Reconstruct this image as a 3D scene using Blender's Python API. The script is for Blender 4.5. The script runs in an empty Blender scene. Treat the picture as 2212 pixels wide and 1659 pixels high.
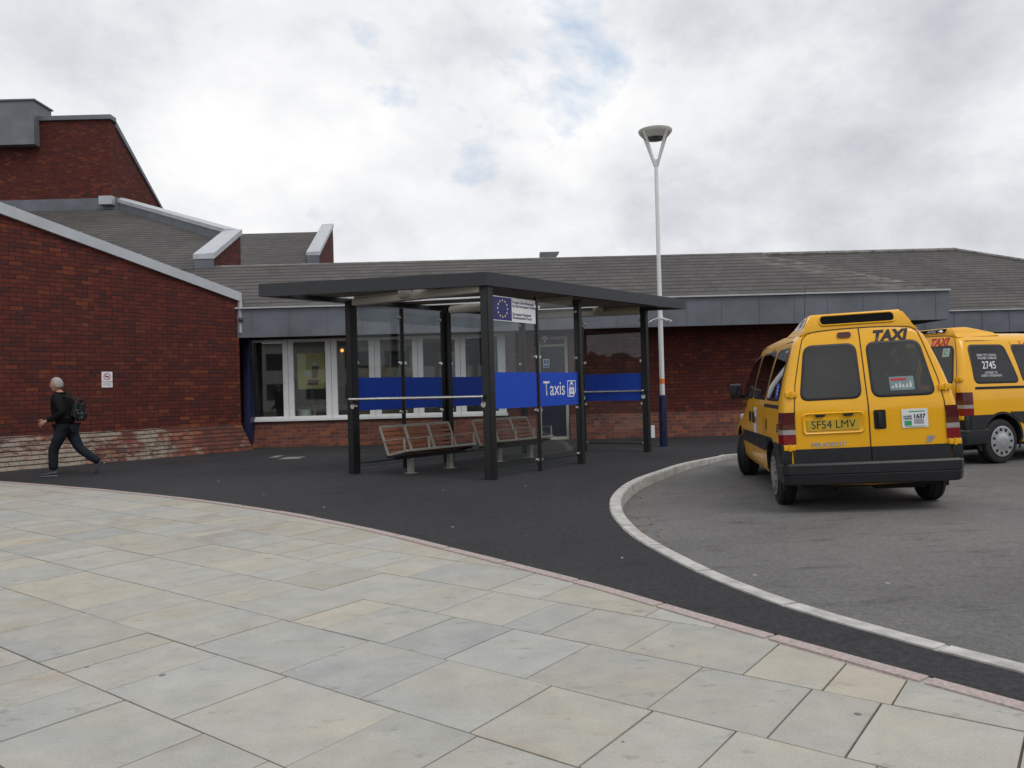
import bpy, bmesh, math, random
from mathutils import Vector, Matrix
random.seed(11)
R = math.radians
sc = bpy.context.scene
col = sc.collection

# ------------------------------------------------------------------ camera
H = 1.25
FPX, CX, CY, PW = 1700.0, 1106.0, 829.5, 2212.0
PITCH, ROLL = R(0.42), R(-1.5)
CAMROT = Matrix.Rotation(R(90) + PITCH, 3, 'X') @ Matrix.Rotation(ROLL, 3, 'Z')
cam = bpy.data.cameras.new('camera')
camo = bpy.data.objects.new('camera', cam); col.objects.link(camo)
camo.matrix_world = Matrix.Translation((0, 0, H)) @ CAMROT.to_4x4()
cam.sensor_fit = 'HORIZONTAL'; cam.sensor_width = 36.0
cam.lens = FPX / PW * 36.0
cam.clip_start = 0.05; cam.clip_end = 3000
sc.camera = camo

# measuring helpers: where a point seen in the photograph stands in the world
def ray(x, y):
    return CAMROT @ Vector(((x - CX) / FPX, -(y - CY) / FPX, -1.0))
def onplane(x, y, p, n):
    d = ray(x, y); o = Vector((0, 0, H)); n = Vector(n)
    return o + d * ((Vector(p) - o).dot(n) / d.dot(n))
def at(x, y, z=0.0):
    return onplane(x, y, (0, 0, z), (0, 0, 1))
def atY(x, y, Y):
    return onplane(x, y, (0, Y, 0), (0, 1, 0))

# ------------------------------------------------------------------ node helpers
class NT:
    def __init__(s, tree): s.t = tree; s.n = tree.nodes; s.l = tree.links
    def node(s, typ, **kw):
        n = s.n.new(typ)
        for k, v in kw.items(): setattr(n, k, v)
        return n
    def setin(s, sock, v):
        if v is None: return
        if isinstance(v, bpy.types.NodeSocket): s.l.new(v, sock)
        elif hasattr(v, '__len__'):
            v = tuple(v)
            if len(sock.default_value) == 4 and len(v) == 3: v = v + (1,)
            sock.default_value = v
        else: sock.default_value = v
    def m(s, op, a, b=None, c=None, clamp=False):
        n = s.node('ShaderNodeMath', operation=op, use_clamp=clamp)
        for i, v in enumerate((a, b, c)): s.setin(n.inputs[i], v)
        return n.outputs[0]
    def mix(s, f, a, b, blend='MIX'):
        n = s.node('ShaderNodeMix', data_type='RGBA', blend_type=blend)
        s.setin(n.inputs[0], f); s.setin(n.inputs[6], a); s.setin(n.inputs[7], b)
        return n.outputs[2]
    def ramp(s, f, stops, interp='LINEAR'):
        n = s.node('ShaderNodeValToRGB'); e = n.color_ramp.elements
        n.color_ramp.interpolation = interp
        while len(e) < len(stops): e.new(0.5)
        for i, (p, c) in enumerate(stops):
            e[i].position = p
            e[i].color = (c, c, c, 1) if not hasattr(c, '__len__') else tuple(c) + (1,)
        s.setin(n.inputs[0], f)
        return n.outputs[0]
    def noise(s, vec, scale, detail=4, rough=0.55, dist=0.0, dim='3D'):
        n = s.node('ShaderNodeTexNoise', noise_dimensions=dim)
        if vec is not None: s.l.new(vec, n.inputs['Vector'])
        n.inputs['Scale'].default_value = scale; n.inputs['Detail'].default_value = detail
        n.inputs['Roughness'].default_value = rough; n.inputs['Distortion'].default_value = dist
        return n.outputs[0]
    def obj(s): return s.node('ShaderNodeTexCoord').outputs['Object']
    def sep(s, v):
        n = s.node('ShaderNodeSeparateXYZ'); s.l.new(v, n.inputs[0]); return n.outputs
    def comb(s, x, y, z=0.0):
        n = s.node('ShaderNodeCombineXYZ')
        for i, v in enumerate((x, y, z)): s.setin(n.inputs[i], v)
        return n.outputs[0]
    def mapping(s, v, scale):
        n = s.node('ShaderNodeMapping'); s.l.new(v, n.inputs[0]); n.inputs['Scale'].default_value = scale
        return n.outputs[0]
    def bump(s, h, strength=0.4, dist=0.01):
        n = s.node('ShaderNodeBump'); s.l.new(h, n.inputs['Height'])
        n.inputs['Strength'].default_value = strength; n.inputs['Distance'].default_value = dist
        return n.outputs[0]

def newmat(name):
    m = bpy.data.materials.new(name); m.use_nodes = True
    t = NT(m.node_tree)
    p = next(n for n in t.n if n.type == 'BSDF_PRINCIPLED')
    return m, t, p

def simple(name, c, rough=0.5, metal=0.0, coat=0.0, var=0.12, scale=6.0, spec=0.5, bump=0.0, bscale=120, emit=None, estr=0):
    m, t, p = newmat(name)
    o = t.obj()
    f = t.noise(o, scale, 5, 0.6)
    lo = tuple(v * (1 - var) for v in c); hi = tuple(min(1, v * (1 + var)) for v in c)
    t.l.new(t.ramp(f, [(0.3, lo), (0.7, hi)]), p.inputs['Base Color'])
    p.inputs['Roughness'].default_value = rough
    t.l.new(t.m('MULTIPLY_ADD', t.noise(o, scale * 2.3, 4), 0.14, rough - 0.07, clamp=True), p.inputs['Roughness'])
    p.inputs['Metallic'].default_value = metal
    p.inputs['Coat Weight'].default_value = coat
    p.inputs['Coat Roughness'].default_value = 0.08
    p.inputs['Specular IOR Level'].default_value = spec
    if bump: t.l.new(t.bump(t.noise(o, bscale, 3), bump, 0.003), p.inputs['Normal'])
    if emit:
        p.inputs['Emission Color'].default_value = emit + (1,); p.inputs['Emission Strength'].default_value = estr
    return m

def brick(name, stops, mortar, bh=0.0855, bl=0.235, mw=0.11, eff=0.0, effx=None, bumpd=0.006, vj=1.0):
    m, t, p = newmat(name)
    tc = t.node('ShaderNodeTexCoord')
    o = t.sep(tc.outputs['Object']); n = t.sep(tc.outputs['Normal'])
    side = t.m('GREATER_THAN', t.m('ABSOLUTE', n[0]), 0.7)
    u = t.m('ADD', t.m('MULTIPLY', o[0], t.m('SUBTRACT', 1.0, side)), t.m('MULTIPLY', o[1], side))
    wob = t.m('MULTIPLY', t.m('SUBTRACT', t.noise(tc.outputs['Object'], 1.2, 2), 0.5), 0.03)
    v = t.m('ADD', o[2], wob)
    vv = t.m('DIVIDE', v, bh); row = t.m('FLOOR', vv); fv = t.m('FRACT', vv)
    off = t.m('MULTIPLY', t.m('FRACT', t.m('MULTIPLY', row, 0.5)), 1.0)
    # header course now and then, as in a garden-wall bond
    hdr = t.m('LESS_THAN', t.m('FRACT', t.m('MULTIPLY', row, 0.25)), 0.2)
    L = t.m('SUBTRACT', bl, t.m('MULTIPLY', hdr, bl * 0.5))
    uu = t.m('ADD', t.m('DIVIDE', u, L), off); colm = t.m('FLOOR', uu); fu = t.m('FRACT', uu)
    wn = t.node('ShaderNodeTexWhiteNoise', noise_dimensions='2D')
    t.l.new(t.comb(colm, row), wn.inputs['Vector'])
    big = t.noise(tc.outputs['Object'], 0.45, 3)
    rv = t.m('ADD', t.m('MULTIPLY', wn.outputs['Value'], 0.86), t.m('MULTIPLY', big, 0.28))
    rv = t.m('SUBTRACT', rv, 0.07)
    c = t.ramp(rv, stops)
    fine = t.noise(tc.outputs['Object'], 22, 5, 0.7)
    c = t.mix(0.55, c, t.ramp(fine, [(0.3, 0.55), (0.7, 1.25)]), 'MULTIPLY')
    edge = t.m('MULTIPLY', t.m('SUBTRACT', t.noise(tc.outputs['Object'], 30, 2), 0.5), 0.12)
    # distance to brick edges -> mortar
    mv = t.m('MINIMUM', fv, t.m('SUBTRACT', 1.0, fv))
    mu = t.m('MULTIPLY', t.m('MINIMUM', fu, t.m('SUBTRACT', 1.0, fu)), vj * bl / bh)
    d = t.m('ADD', t.m('MINIMUM', mu, mv), edge)
    mm = t.ramp(d, [(mw * 0.35, 1.0), (mw, 0.0)])
    base = t.mix(mm, c, mortar)
    if eff:
        # pale salts bloom on the faces of the bricks, not in the joints
        e1 = t.noise(tc.outputs['Object'], 1.1, 4, 0.6)
        e2 = t.noise(t.mapping(tc.outputs['Object'], (5, 5, 13)), 1.0, 6, 0.78)
        ee = t.m('MULTIPLY', e1, e2)
        if effx is not None:
            x0, x1 = effx
            g = t.node('ShaderNodeMapRange'); t.l.new(o[0], g.inputs[0])
            g.inputs[1].default_value = x0; g.inputs[2].default_value = x1
            g.inputs[3].default_value = 1.2; g.inputs[4].default_value = 0.72
            ee = t.m('MULTIPLY', ee, g.outputs[0])
        em = t.ramp(ee, [(0.26 - 0.06 * eff, 0.0), (0.33 - 0.06 * eff, 1.0)])
        em = t.m('MULTIPLY', em, t.m('SUBTRACT', 1.0, mm))
        base = t.mix(t.m('MULTIPLY', em, 0.75), base, (0.30, 0.285, 0.235))
    t.l.new(base, p.inputs['Base Color'])
    p.inputs['Roughness'].default_value = 0.88
    p.inputs['Specular IOR Level'].default_value = 0.25
    hh = t.m('ADD', t.m('SUBTRACT', 1.0, mm), t.m('MULTIPLY', fine, 0.35))
    t.l.new(t.bump(hh, 0.7, bumpd), p.inputs['Normal'])
    return m

def slate(name, c, rowh=0.17, lich=0.5, hip=None):
    m, t, p = newmat(name)
    ob = t.obj(); o = t.sep(ob)
    v = t.m('DIVIDE', t.m('ADD', t.m('MULTIPLY', o[1], 1.1), t.m('MULTIPLY', t.noise(ob, 0.7, 2), 0.04)), rowh)
    row = t.m('FLOOR', v); fv = t.m('FRACT', v)
    uu = t.m('ADD', t.m('DIVIDE', o[0], 0.3), t.m('MULTIPLY', t.m('FRACT', t.m('MULTIPLY', row, 0.5)), 1.0))
    cl = t.m('FLOOR', uu); fu = t.m('FRACT', uu)
    wn = t.node('ShaderNodeTexWhiteNoise', noise_dimensions='2D'); t.l.new(t.comb(cl, row), wn.inputs['Vector'])
    val = t.m('ADD', t.m('MULTIPLY', wn.outputs['Value'], 0.28), t.m('MULTIPLY', t.noise(ob, 0.6, 6), 0.72))
    base = t.ramp(val, [(0.2, tuple(x * 0.68 for x in c)), (0.8, tuple(x * 1.3 for x in c))])
    line = t.m('MAXIMUM', t.ramp(fv, [(0.0, 1.0), (0.10, 0.9), (0.30, 0.0)]), t.m('MULTIPLY', t.ramp(fu, [(0.0, 1.0), (0.05, 0.0)]), 0.55))
    base = t.mix(t.m('MULTIPLY', line, 0.95), base, tuple(x * 0.16 for x in c))
    l1 = t.noise(t.mapping(ob, (0.8, 3.5, 1)), 1.3, 5, 0.65)
    lm = t.ramp(l1, [(0.66, 0.0), (0.74, 1.0)])
    lm = t.m('MULTIPLY', lm, t.ramp(t.noise(ob, 9, 3), [(0.4, 0.0), (0.6, lich)]))
    if hip is not None:      # lichen grows thickest along the hip
        dd = t.m('SUBTRACT', t.m('ADD', o[0], o[1]), hip)
        near = t.m('MULTIPLY', t.ramp(t.m('MULTIPLY_ADD', dd, 0.4, 1.0), [(0.35, 0.0), (0.95, 1.0)]), t.m('LESS_THAN', dd, 0.15))
        hm = t.m('MULTIPLY', near, t.ramp(t.noise(t.mapping(ob, (1.2, 4.5, 1)), 1.5, 5, 0.7), [(0.48, 0.0), (0.60, 0.65)]))
        lm = t.m('MAXIMUM', lm, hm)
    base = t.mix(lm, base, (0.25, 0.24, 0.215))
    t.l.new(base, p.inputs['Base Color'])
    p.inputs['Roughness'].default_value = 0.75
    p.inputs['Specular IOR Level'].default_value = 0.3
    t.l.new(t.bump(t.m('ADD', t.m('MULTIPLY', t.m('SUBTRACT', 1.0, line), 1.0), t.m('MULTIPLY', wn.outputs['Value'], 0.5)), 0.8, 0.012), p.inputs['Normal'])
    return m

def asphalt(name, c, stain=0.3, fine=170, specks=True, grain=1.0):
    m, t, p = newmat(name)
    o = t.obj()
    g = t.noise(o, fine, 3, 0.8)
    g2 = t.noise(o, 26, 5, 0.8)
    b = t.noise(o, 0.35, 6, 0.62)
    s = t.noise(t.mapping(o, (1, 3.5, 1)), 1.6, 6, 0.68)
    k = t.ramp(g, [(0.28, tuple(v * 0.45 for v in c)), (0.5, c), (0.75, tuple(v * 1.9 for v in c))])
    k = t.mix(1.0, k, t.ramp(g2, [(0.30, 1 - 0.5 * grain), (0.5, 0.98), (0.70, 1 + 0.7 * grain)]), 'MULTIPLY')
    k = t.mix(0.9, k, t.ramp(b, [(0.3, 1 - stain * 0.8), (0.7, 1 + stain * 0.7)]), 'MULTIPLY')
    k = t.mix(0.9, k, t.ramp(s, [(0.30, 1 - stain * 1.2), (0.45, 1.0)]), 'MULTIPLY')
    if specks:
        vor = t.node('ShaderNodeTexVoronoi'); t.l.new(o, vor.inputs['Vector']); vor.inputs['Scale'].default_value = 1.5
        wn = t.sep(vor.outputs['Color'])
        d = t.m('MULTIPLY', t.m('LESS_THAN', vor.outputs['Distance'], 0.028), t.m('GREATER_THAN', wn[0], 0.55))
        k = t.mix(t.m('MULTIPLY', d, 0.6), k, (0.34, 0.33, 0.3))
    t.l.new(k, p.inputs['Base Color'])
    t.l.new(t.ramp(b, [(0.3, 0.75), (0.7, 0.9)]), p.inputs['Roughness'])
    p.inputs['Specular IOR Level'].default_value = 0.3
    t.l.new(t.bump(g, 0.5, 0.004), p.inputs['Normal'])
    return m

def glass(name, tint=(0.9, 0.94, 0.93), refl=1.0, dust=0.035):
    m, t, p = newmat(name)
    t.n.remove(p)
    out = next(n for n in t.n if n.type == 'OUTPUT_MATERIAL')
    tr = t.node('ShaderNodeBsdfTransparent'); tr.inputs[0].default_value = tint + (1,)
    gl = t.node('ShaderNodeBsdfGlossy'); gl.inputs['Roughness'].default_value = 0.015
    ge = t.node('ShaderNodeNewGeometry')
    dt = t.node('ShaderNodeVectorMath', operation='DOT_PRODUCT')
    t.l.new(ge.outputs['Incoming'], dt.inputs[0]); t.l.new(ge.outputs['Normal'], dt.inputs[1])
    k5 = t.m('POWER', t.m('SUBTRACT', 1.0, t.m('ABSOLUTE', dt.outputs['Value']), clamp=True), 5.0)
    f = t.m('MULTIPLY', t.m('MULTIPLY_ADD', k5, 0.96, 0.04), refl, clamp=True)
    # a little dust on the pane
    df = t.node('ShaderNodeBsdfDiffuse'); df.inputs[0].default_value = (0.4, 0.42, 0.42, 1)
    mx0 = t.node('ShaderNodeMixShader')
    t.setin(mx0.inputs[0], t.ramp(t.noise(t.obj(), 1.5, 5), [(0.4, dust * 0.3), (0.8, dust)]))
    t.l.new(tr.outputs[0], mx0.inputs[1]); t.l.new(df.outputs[0], mx0.inputs[2])
    mx = t.node('ShaderNodeMixShader')
    t.l.new(f, mx.inputs[0]); t.l.new(mx0.outputs[0], mx.inputs[1]); t.l.new(gl.outputs[0], mx.inputs[2])
    t.l.new(mx.outputs[0], out.inputs[0])
    return m

BR = [(0.0, (0.060, 0.021, 0.021)), (0.3, (0.090, 0.0235, 0.020)), (0.6, (0.110, 0.025, 0.019)),
      (0.84, (0.132, 0.031, 0.020)), (0.95, (0.175, 0.047, 0.022)), (1.0, (0.22, 0.068, 0.027))]
BRP = [(0.0, (0.075, 0.036, 0.032)), (0.35, (0.115, 0.042, 0.034)), (0.7, (0.15, 0.052, 0.038)), (0.92, (0.20, 0.066, 0.036)), (1.0, (0.28, 0.10, 0.045))]
M = dict(
    brick=brick('brick_dark', BR, (0.026, 0.016, 0.014)),
    brick_p=brick('brick_plinth', BRP, (0.155, 0.105, 0.085), mw=0.09),
    brick_e=brick('brick_salted', BRP, (0.034, 0.022, 0.018), mw=0.17, eff=1.0, effx=(-4.0, 4.2), bumpd=0.014, vj=4.0),
    slate=slate('slate_grey', (0.078, 0.072, 0.069), 0.30), hiptile=simple('hip_tile', (0.17, 0.165, 0.155), 0.8, var=0.5, scale=4),
    lead=simple('lead_sheet', (0.118, 0.132, 0.156), 0.55, 0.0, var=0.22, scale=1.6),
    leadl=simple('lead_coping', (0.42, 0.44, 0.47), 0.55, var=0.12, scale=2.0),
    zinc=simple('weathered_zinc', (0.135, 0.152, 0.172), 0.5, var=0.25, scale=1.3),
    white=simple('white_frame', (0.80, 0.80, 0.81), 0.4, var=0.05),
    whitem=simple('white_pole', (0.70, 0.71, 0.72), 0.4, var=0.06, scale=3),
    fasciam=simple('fascia_coat', (0.021, 0.023, 0.028), 0.4, var=0.15), charcoal=simple('charcoal_coat', (0.009, 0.011, 0.012), 0.42, var=0.15),
    steel=simple('brushed_steel', (0.62, 0.61, 0.58), 0.28, 1.0, var=0.08),
    benchm=simple('bench_frame', (0.36, 0.35, 0.31), 0.45, 0.3, var=0.1),
    wood=simple('bench_slat', (0.24, 0.085, 0.042), 0.5, var=0.4, scale=14),
    blue=simple('blue_film', (0.013, 0.066, 0.47), 0.5, var=0.06, spec=0.25),
    navy=simple('navy_paint', (0.007, 0.013, 0.055), 0.4, var=0.15),
    orange=simple('orange_tape', (0.70, 0.20, 0.03), 0.5),
    signw=simple('sign_white', (0.72, 0.73, 0.75), 0.4, var=0.03),
    lettw=simple('letter_white', (0.75, 0.76, 0.78), 0.45, var=0.02),
    lettb=simple('letter_black', (0.012, 0.012, 0.016), 0.45, var=0.1),
    eub=simple('flag_blue', (0.012, 0.016, 0.14), 0.4, var=0.05),
    star=simple('star_yellow', (0.72, 0.62, 0.28), 0.4, var=0.03),
    red=simple('sign_red', (0.42, 0.02, 0.03), 0.4),
    redl=simple('letter_red', (0.55, 0.03, 0.03), 0.45),
    green=simple('sign_green', (0.03, 0.32, 0.14), 0.4),
    cyan=simple('sign_blue', (0.03, 0.15, 0.38), 0.4),
    grey=simple('print_grey', (0.32, 0.32, 0.34), 0.5),
    ceil=simple('ceiling_panel', (0.20, 0.19, 0.165), 0.6, var=0.2, scale=2),
    beam=simple('cream_beam', (0.42, 0.40, 0.35), 0.5, var=0.06),
    door=simple('door_navy', (0.012, 0.015, 0.035), 0.35, var=0.2),
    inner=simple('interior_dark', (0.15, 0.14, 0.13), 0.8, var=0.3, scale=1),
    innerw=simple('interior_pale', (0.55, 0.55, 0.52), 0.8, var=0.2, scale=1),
    poster=simple('poster_yellow', (0.55, 0.44, 0.16), 0.5, var=0.2, scale=3),
    cup=simple('cup_brown', (0.10, 0.04, 0.025), 0.4),
    yellow=simple('taxi_yellow', (0.82, 0.41, 0.002), 0.30, 0.0, 0.5, var=0.04, scale=2.0, spec=0.35),
    trim=simple('black_plastic', (0.0115, 0.0125, 0.015), 0.42, var=0.25, scale=9, bump=0.15, bscale=300),
    rubber=simple('tyre_rubber', (0.011, 0.011, 0.012), 0.75, var=0.2, scale=12, bump=0.3, bscale=90),
    dark=simple('dark_underside', (0.006, 0.006, 0.007), 0.8),
    seal=simple('window_seal', (0.012, 0.010, 0.012), 0.5),
    vglass=glass('tinted_glass', (0.34, 0.37, 0.38), 1.7, 0.03), fabric=simple('seat_fabric', (0.035, 0.036, 0.042), 0.9, var=0.3, scale=20), mirror=simple('mirror_silver', (0.10, 0.10, 0.11), 0.08, 1.0), silver=simple('silver_letters', (0.34, 0.33, 0.33), 0.4), black=simple('display_black', (0.004, 0.004, 0.005), 0.85, spec=0.1),
    alloy=simple('silver_hubcap', (0.55, 0.56, 0.58), 0.3, 0.85, var=0.08),
    lred=simple('lamp_red', (0.075, 0.002, 0.004), 0.2, coat=0.2, var=0.25, scale=30),
    lred2=simple('lamp_bright_red', (0.19, 0.003, 0.005), 0.2, coat=0.2, var=0.25, scale=30),
    lamb=simple('lamp_amber', (0.09, 0.025, 0.008), 0.2, coat=0.2, var=0.25, scale=30),
    lclr=simple('lamp_clear', (0.32, 0.30, 0.29), 0.12, coat=1.0, var=0.2, scale=30),
    plate=simple('plate_yellow', (0.52, 0.34, 0.02), 0.4, var=0.08),
    gap=simple('panel_gap', (0.02, 0.010, 0.002), 0.7),
    skin=simple('skin', (0.40, 0.20, 0.145), 0.5, var=0.08, scale=20),
    hair=simple('grey_hair', (0.30, 0.29, 0.28), 0.7, var=0.3, scale=60, bump=0.4),
    jacket=simple('black_jacket', (0.005, 0.005, 0.006), 0.85, spec=0.2, var=0.3, scale=10, bump=0.4, bscale=12),
    jeans=simple('dark_jeans', (0.010, 0.014, 0.020), 0.85, spec=0.25, var=0.3, scale=9, bump=0.4, bscale=14),
    shoe=simple('grey_shoe', (0.045, 0.05, 0.07), 0.6, var=0.2),
    sole=simple('shoe_sole', (0.22, 0.22, 0.23), 0.7),
    bag=simple('backpack_fabric', (0.012, 0.014, 0.016), 0.65, var=0.3, scale=12),
    apron=asphalt('new_asphalt', (0.028, 0.028, 0.031), 0.42),
    road=asphalt('worn_asphalt', (0.140, 0.137, 0.134), 0.38, grain=0.5),
    kerb=simple('kerb_concrete', (0.43, 0.42, 0.40), 0.85, var=0.28, scale=7, bump=0.35, bscale=150),
    pink=simple('pink_granite', (0.37, 0.305, 0.288), 0.8, var=0.28, scale=60, bump=0.3, bscale=200),
    mortar=simple('joint_sand', (0.11, 0.085, 0.065), 0.95, var=0.4, scale=20),
    land=simple('distant_ground', (0.06, 0.075, 0.04), 0.95, var=0.3, scale=0.05),
    wood2=simple('wooded_hill', (0.03, 0.045, 0.02), 0.95, var=0.5, scale=0.3),
    leaf=simple('dry_leaf', (0.28, 0.17, 0.05), 0.8, var=0.5, scale=40),
    paper=simple('paper_scrap', (0.34, 0.33, 0.30), 0.8),
    officew=simple('office_render', (0.72, 0.71, 0.66), 0.8), officeg=simple('office_glass', (0.03, 0.035, 0.04), 0.15), coverlid=simple('cover_lid', (0.20, 0.195, 0.19), 0.7, var=0.3, scale=20), cover=simple('cover_metal', (0.09, 0.088, 0.085), 0.6, var=0.2, scale=20),
    glass=glass('clear_glass', (0.93, 0.95, 0.945), 0.75, 0.012), winglass=glass('window_glass', (0.86, 0.9, 0.88), 2.1),
    sky_panel=None, lampglow=simple('lamp_glow', (0.8, 0.4, 0.1), 0.5, emit=(1.0, 0.35, 0.06), estr=2.5),
)
# obscured polycarbonate in the shelter roof: lets daylight through
def translucent(name, c):
    m, t, p = newmat(name); t.n.remove(p)
    out = next(n for n in t.n if n.type == 'OUTPUT_MATERIAL')
    a = t.node('ShaderNodeBsdfTranslucent'); a.inputs[0].default_value = c + (1,)
    b = t.node('ShaderNodeBsdfTransparent'); b.inputs[0].default_value = (0.8, 0.82, 0.85, 1)
    mx = t.node('ShaderNodeMixShader'); t.setin(mx.inputs[0], t.ramp(t.noise(t.obj(), 3, 3), [(0.3, 0.4), (0.7, 0.6)]))
    t.l.new(a.outputs[0], mx.inputs[1]); t.l.new(b.outputs[0], mx.inputs[2]); t.l.new(mx.outputs[0], out.inputs[0])
    return m
M['sky_panel'] = translucent('milky_panel', (0.8, 0.8, 0.8))

def stone():
    m, t, p = newmat('sandstone_slab')
    at_ = t.node('ShaderNodeAttribute', attribute_name='slab')
    c = t.sep(at_.outputs['Vector'])
    o = t.obj()
    vm = t.node('ShaderNodeVectorMath', operation='MULTIPLY_ADD')
    t.l.new(at_.outputs['Vector'], vm.inputs[0]); vm.inputs[1].default_value = (37, 53, 29); t.l.new(o, vm.inputs[2])
    q = vm.outputs[0]
    band = t.noise(t.mapping(q, (1.1, 2.2, 1.0)), 1.0, 4, 0.55, 0.5)
    f = t.m('ADD', t.m('MULTIPLY', t.m('SUBTRACT', c[0], 0.5), 0.55), t.m('MULTIPLY', t.m('SUBTRACT', band, 0.5), 1.3))
    k = t.ramp(t.m('ADD', f, 0.62), [(0.05, (0.330, 0.342, 0.340)), (0.40, (0.358, 0.356, 0.332)), (0.72, (0.375, 0.362, 0.318)), (1.0, (0.392, 0.362, 0.300))])
    # rust-coloured veins in some slabs
    vn = t.noise(q, 0.55, 4, 0.6, 0.3)
    vm2 = t.m('MULTIPLY', t.ramp(t.m('ABSOLUTE', t.m('SUBTRACT', vn, 0.5)), [(0.0, 1.0), (0.045, 0.0)]), t.m('GREATER_THAN', c[1], 0.86))
    k = t.mix(t.m('MULTIPLY', vm2, 0.3), k, (0.27, 0.165, 0.10))
    k = t.mix(0.8, k, t.ramp(t.noise(q, 5, 6, 0.65), [(0.3, 0.86), (0.7, 1.12)]), 'MULTIPLY')
    k = t.mix(1.0, k, t.ramp(c[2], [(0.0, 0.93), (1.0, 1.06)]), 'MULTIPLY')
    k = t.mix(0.7, k, t.ramp(t.noise(o, 90, 3, 0.7), [(0.3, 0.85), (0.7, 1.12)]), 'MULTIPLY')
    # smudges and trodden gum
    sm = t.ramp(t.noise(t.mapping(q, (1, 1.8, 1)), 7.0, 5, 0.65), [(0.60, 0.0), (0.74, 1.0)])
    k = t.mix(t.m('MULTIPLY', sm, 0.5), k, (0.13, 0.125, 0.11))
    vor = t.node('ShaderNodeTexVoronoi'); t.l.new(o, vor.inputs['Vector']); vor.inputs['Scale'].default_value = 2.1
    w = t.sep(vor.outputs['Color'])
    d = t.m('MULTIPLY', t.m('LESS_THAN', vor.outputs['Distance'], 0.034), t.m('GREATER_THAN', w[0], 0.45))
    k = t.mix(t.m('MULTIPLY', d, 0.7), k, (0.06, 0.06, 0.058))
    t.l.new(k, p.inputs['Base Color'])
    p.inputs['Roughness'].default_value = 0.82; p.inputs['Specular IOR Level'].default_value = 0.3
    t.l.new(t.bump(t.m('ADD', t.noise(q, 14, 5, 0.65), t.m('MULTIPLY', t.noise(o, 110, 2), 0.3)), 0.35, 0.006), p.inputs['Normal'])
    return m
M['stone'] = stone()

# ------------------------------------------------------------------ mesh helpers
class MB:
    def __init__(s): s.bm = bmesh.new()
    def face(s, pts):
        return s.bm.faces.new([s.bm.verts.new(Vector(p)) for p in pts])
    def hexa(s, b, t):            # bottom ring and top ring, same order
        vb = [s.bm.verts.new(Vector(p)) for p in b]; vt = [s.bm.verts.new(Vector(p)) for p in t]
        n = len(vb); fs = [s.bm.faces.new(vb[::-1]), s.bm.faces.new(vt)]
        for i in range(n): fs.append(s.bm.faces.new((vb[i], vb[(i + 1) % n], vt[(i + 1) % n], vt[i])))
        return fs
    def box(s, x0, x1, y0, y1, z0, z1):
        return s.hexa([(x0, y0, z0), (x1, y0, z0), (x1, y1, z0), (x0, y1, z0)], [(x0, y0, z1), (x1, y0, z1), (x1, y1, z1), (x0, y1, z1)])
    def prism(s, poly, z0, z1):
        return s.hexa([(p[0], p[1], z0) for p in poly], [(p[0], p[1], z1) for p in poly])
    def extr(s, pts, vec):        # planar outline in space, pushed along vec
        v = Vector(vec)
        return s.hexa([Vector(p) for p in pts], [Vector(p) + v for p in pts])
    def bar(s, a, b, w, h, up=(0, 0, 1)):   # rectangular bar from a to b
        a, b = Vector(a), Vector(b); d = (b - a).normalized()
        x = d.cross(Vector(up)); x = x.normalized() if x.length > 1e-5 else Vector((1, 0, 0))
        y = x.cross(d)
        q = [x * w / 2 * i + y * h / 2 * j for i, j in ((-1, -1), (1, -1), (1, 1), (-1, 1))]
        s.hexa([a + k for k in q], [b + k for k in q])
    def tube(s, a, b, r0, r1=None, n=14, caps=True):
        a, b = Vector(a), Vector(b); r1 = r0 if r1 is None else r1
        d = (b - a).normalized(); x = d.orthogonal().normalized(); y = d.cross(x)
        ra = [s.bm.verts.new(a + (x * math.cos(2 * math.pi * i / n) + y * math.sin(2 * math.pi * i / n)) * r0) for i in range(n)]
        rb = [s.bm.verts.new(b + (x * math.cos(2 * math.pi * i / n) + y * math.sin(2 * math.pi * i / n)) * r1) for i in range(n)]
        for i in range(n): s.bm.faces.new((ra[i], ra[(i + 1) % n], rb[(i + 1) % n], rb[i]))
        if caps: s.bm.faces.new(ra[::-1]); s.bm.faces.new(rb)
    def path(s, pts, r, n=10):
        for a, b in zip(pts[:-1], pts[1:]): s.tube(a, b, r, r, n)
        for p in pts[1:-1]: s.ball(p, r, 8, 6)
    def ball(s, c, r, u=12, v=8, sc_=(1, 1, 1)):
        bmesh.ops.create_uvsphere(s.bm, u_segments=u, v_segments=v, radius=r,
            matrix=Matrix.Translation(Vector(c)) @ Matrix.Diagonal((*sc_, 1)))
    def lathe(s, prof, o=(0, 0, 0), axis='Z', n=32, close=True):
        o = Vector(o); rings = []
        for r, h in prof:
            ring = []
            for i in range(n):
                a = 2 * math.pi * i / n; c, d = r * math.cos(a), r * math.sin(a)
                p = {'Z': (c, d, h), 'X': (h, c, d), 'Y': (d, h, c)}[axis]
                ring.append(s.bm.verts.new(o + Vector(p)))
            rings.append(ring)
        for a, b in zip(rings[:-1], rings[1:]):
            for i in range(n): s.bm.faces.new((a[i], a[(i + 1) % n], b[(i + 1) % n], b[i]))
        if close: s.bm.faces.new(rings[0][::-1]); s.bm.faces.new(rings[-1])
    def bevel(s, w, seg=2):
        bmesh.ops.bevel(s.bm, geom=list(s.bm.edges), offset=w, segments=seg, affect='EDGES', profile=0.6, clamp_overlap=True)
        return s
    def build(s, name, mat, parent=None, smooth=35, local=False, loc=None, rot=None):
        bm = s.bm
        bmesh.ops.recalc_face_normals(bm, faces=bm.faces)
        me = bpy.data.meshes.new(name); bm.to_mesh(me); bm.free()
        return link(name, me, mat, parent, smooth, local, loc, rot)

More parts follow.
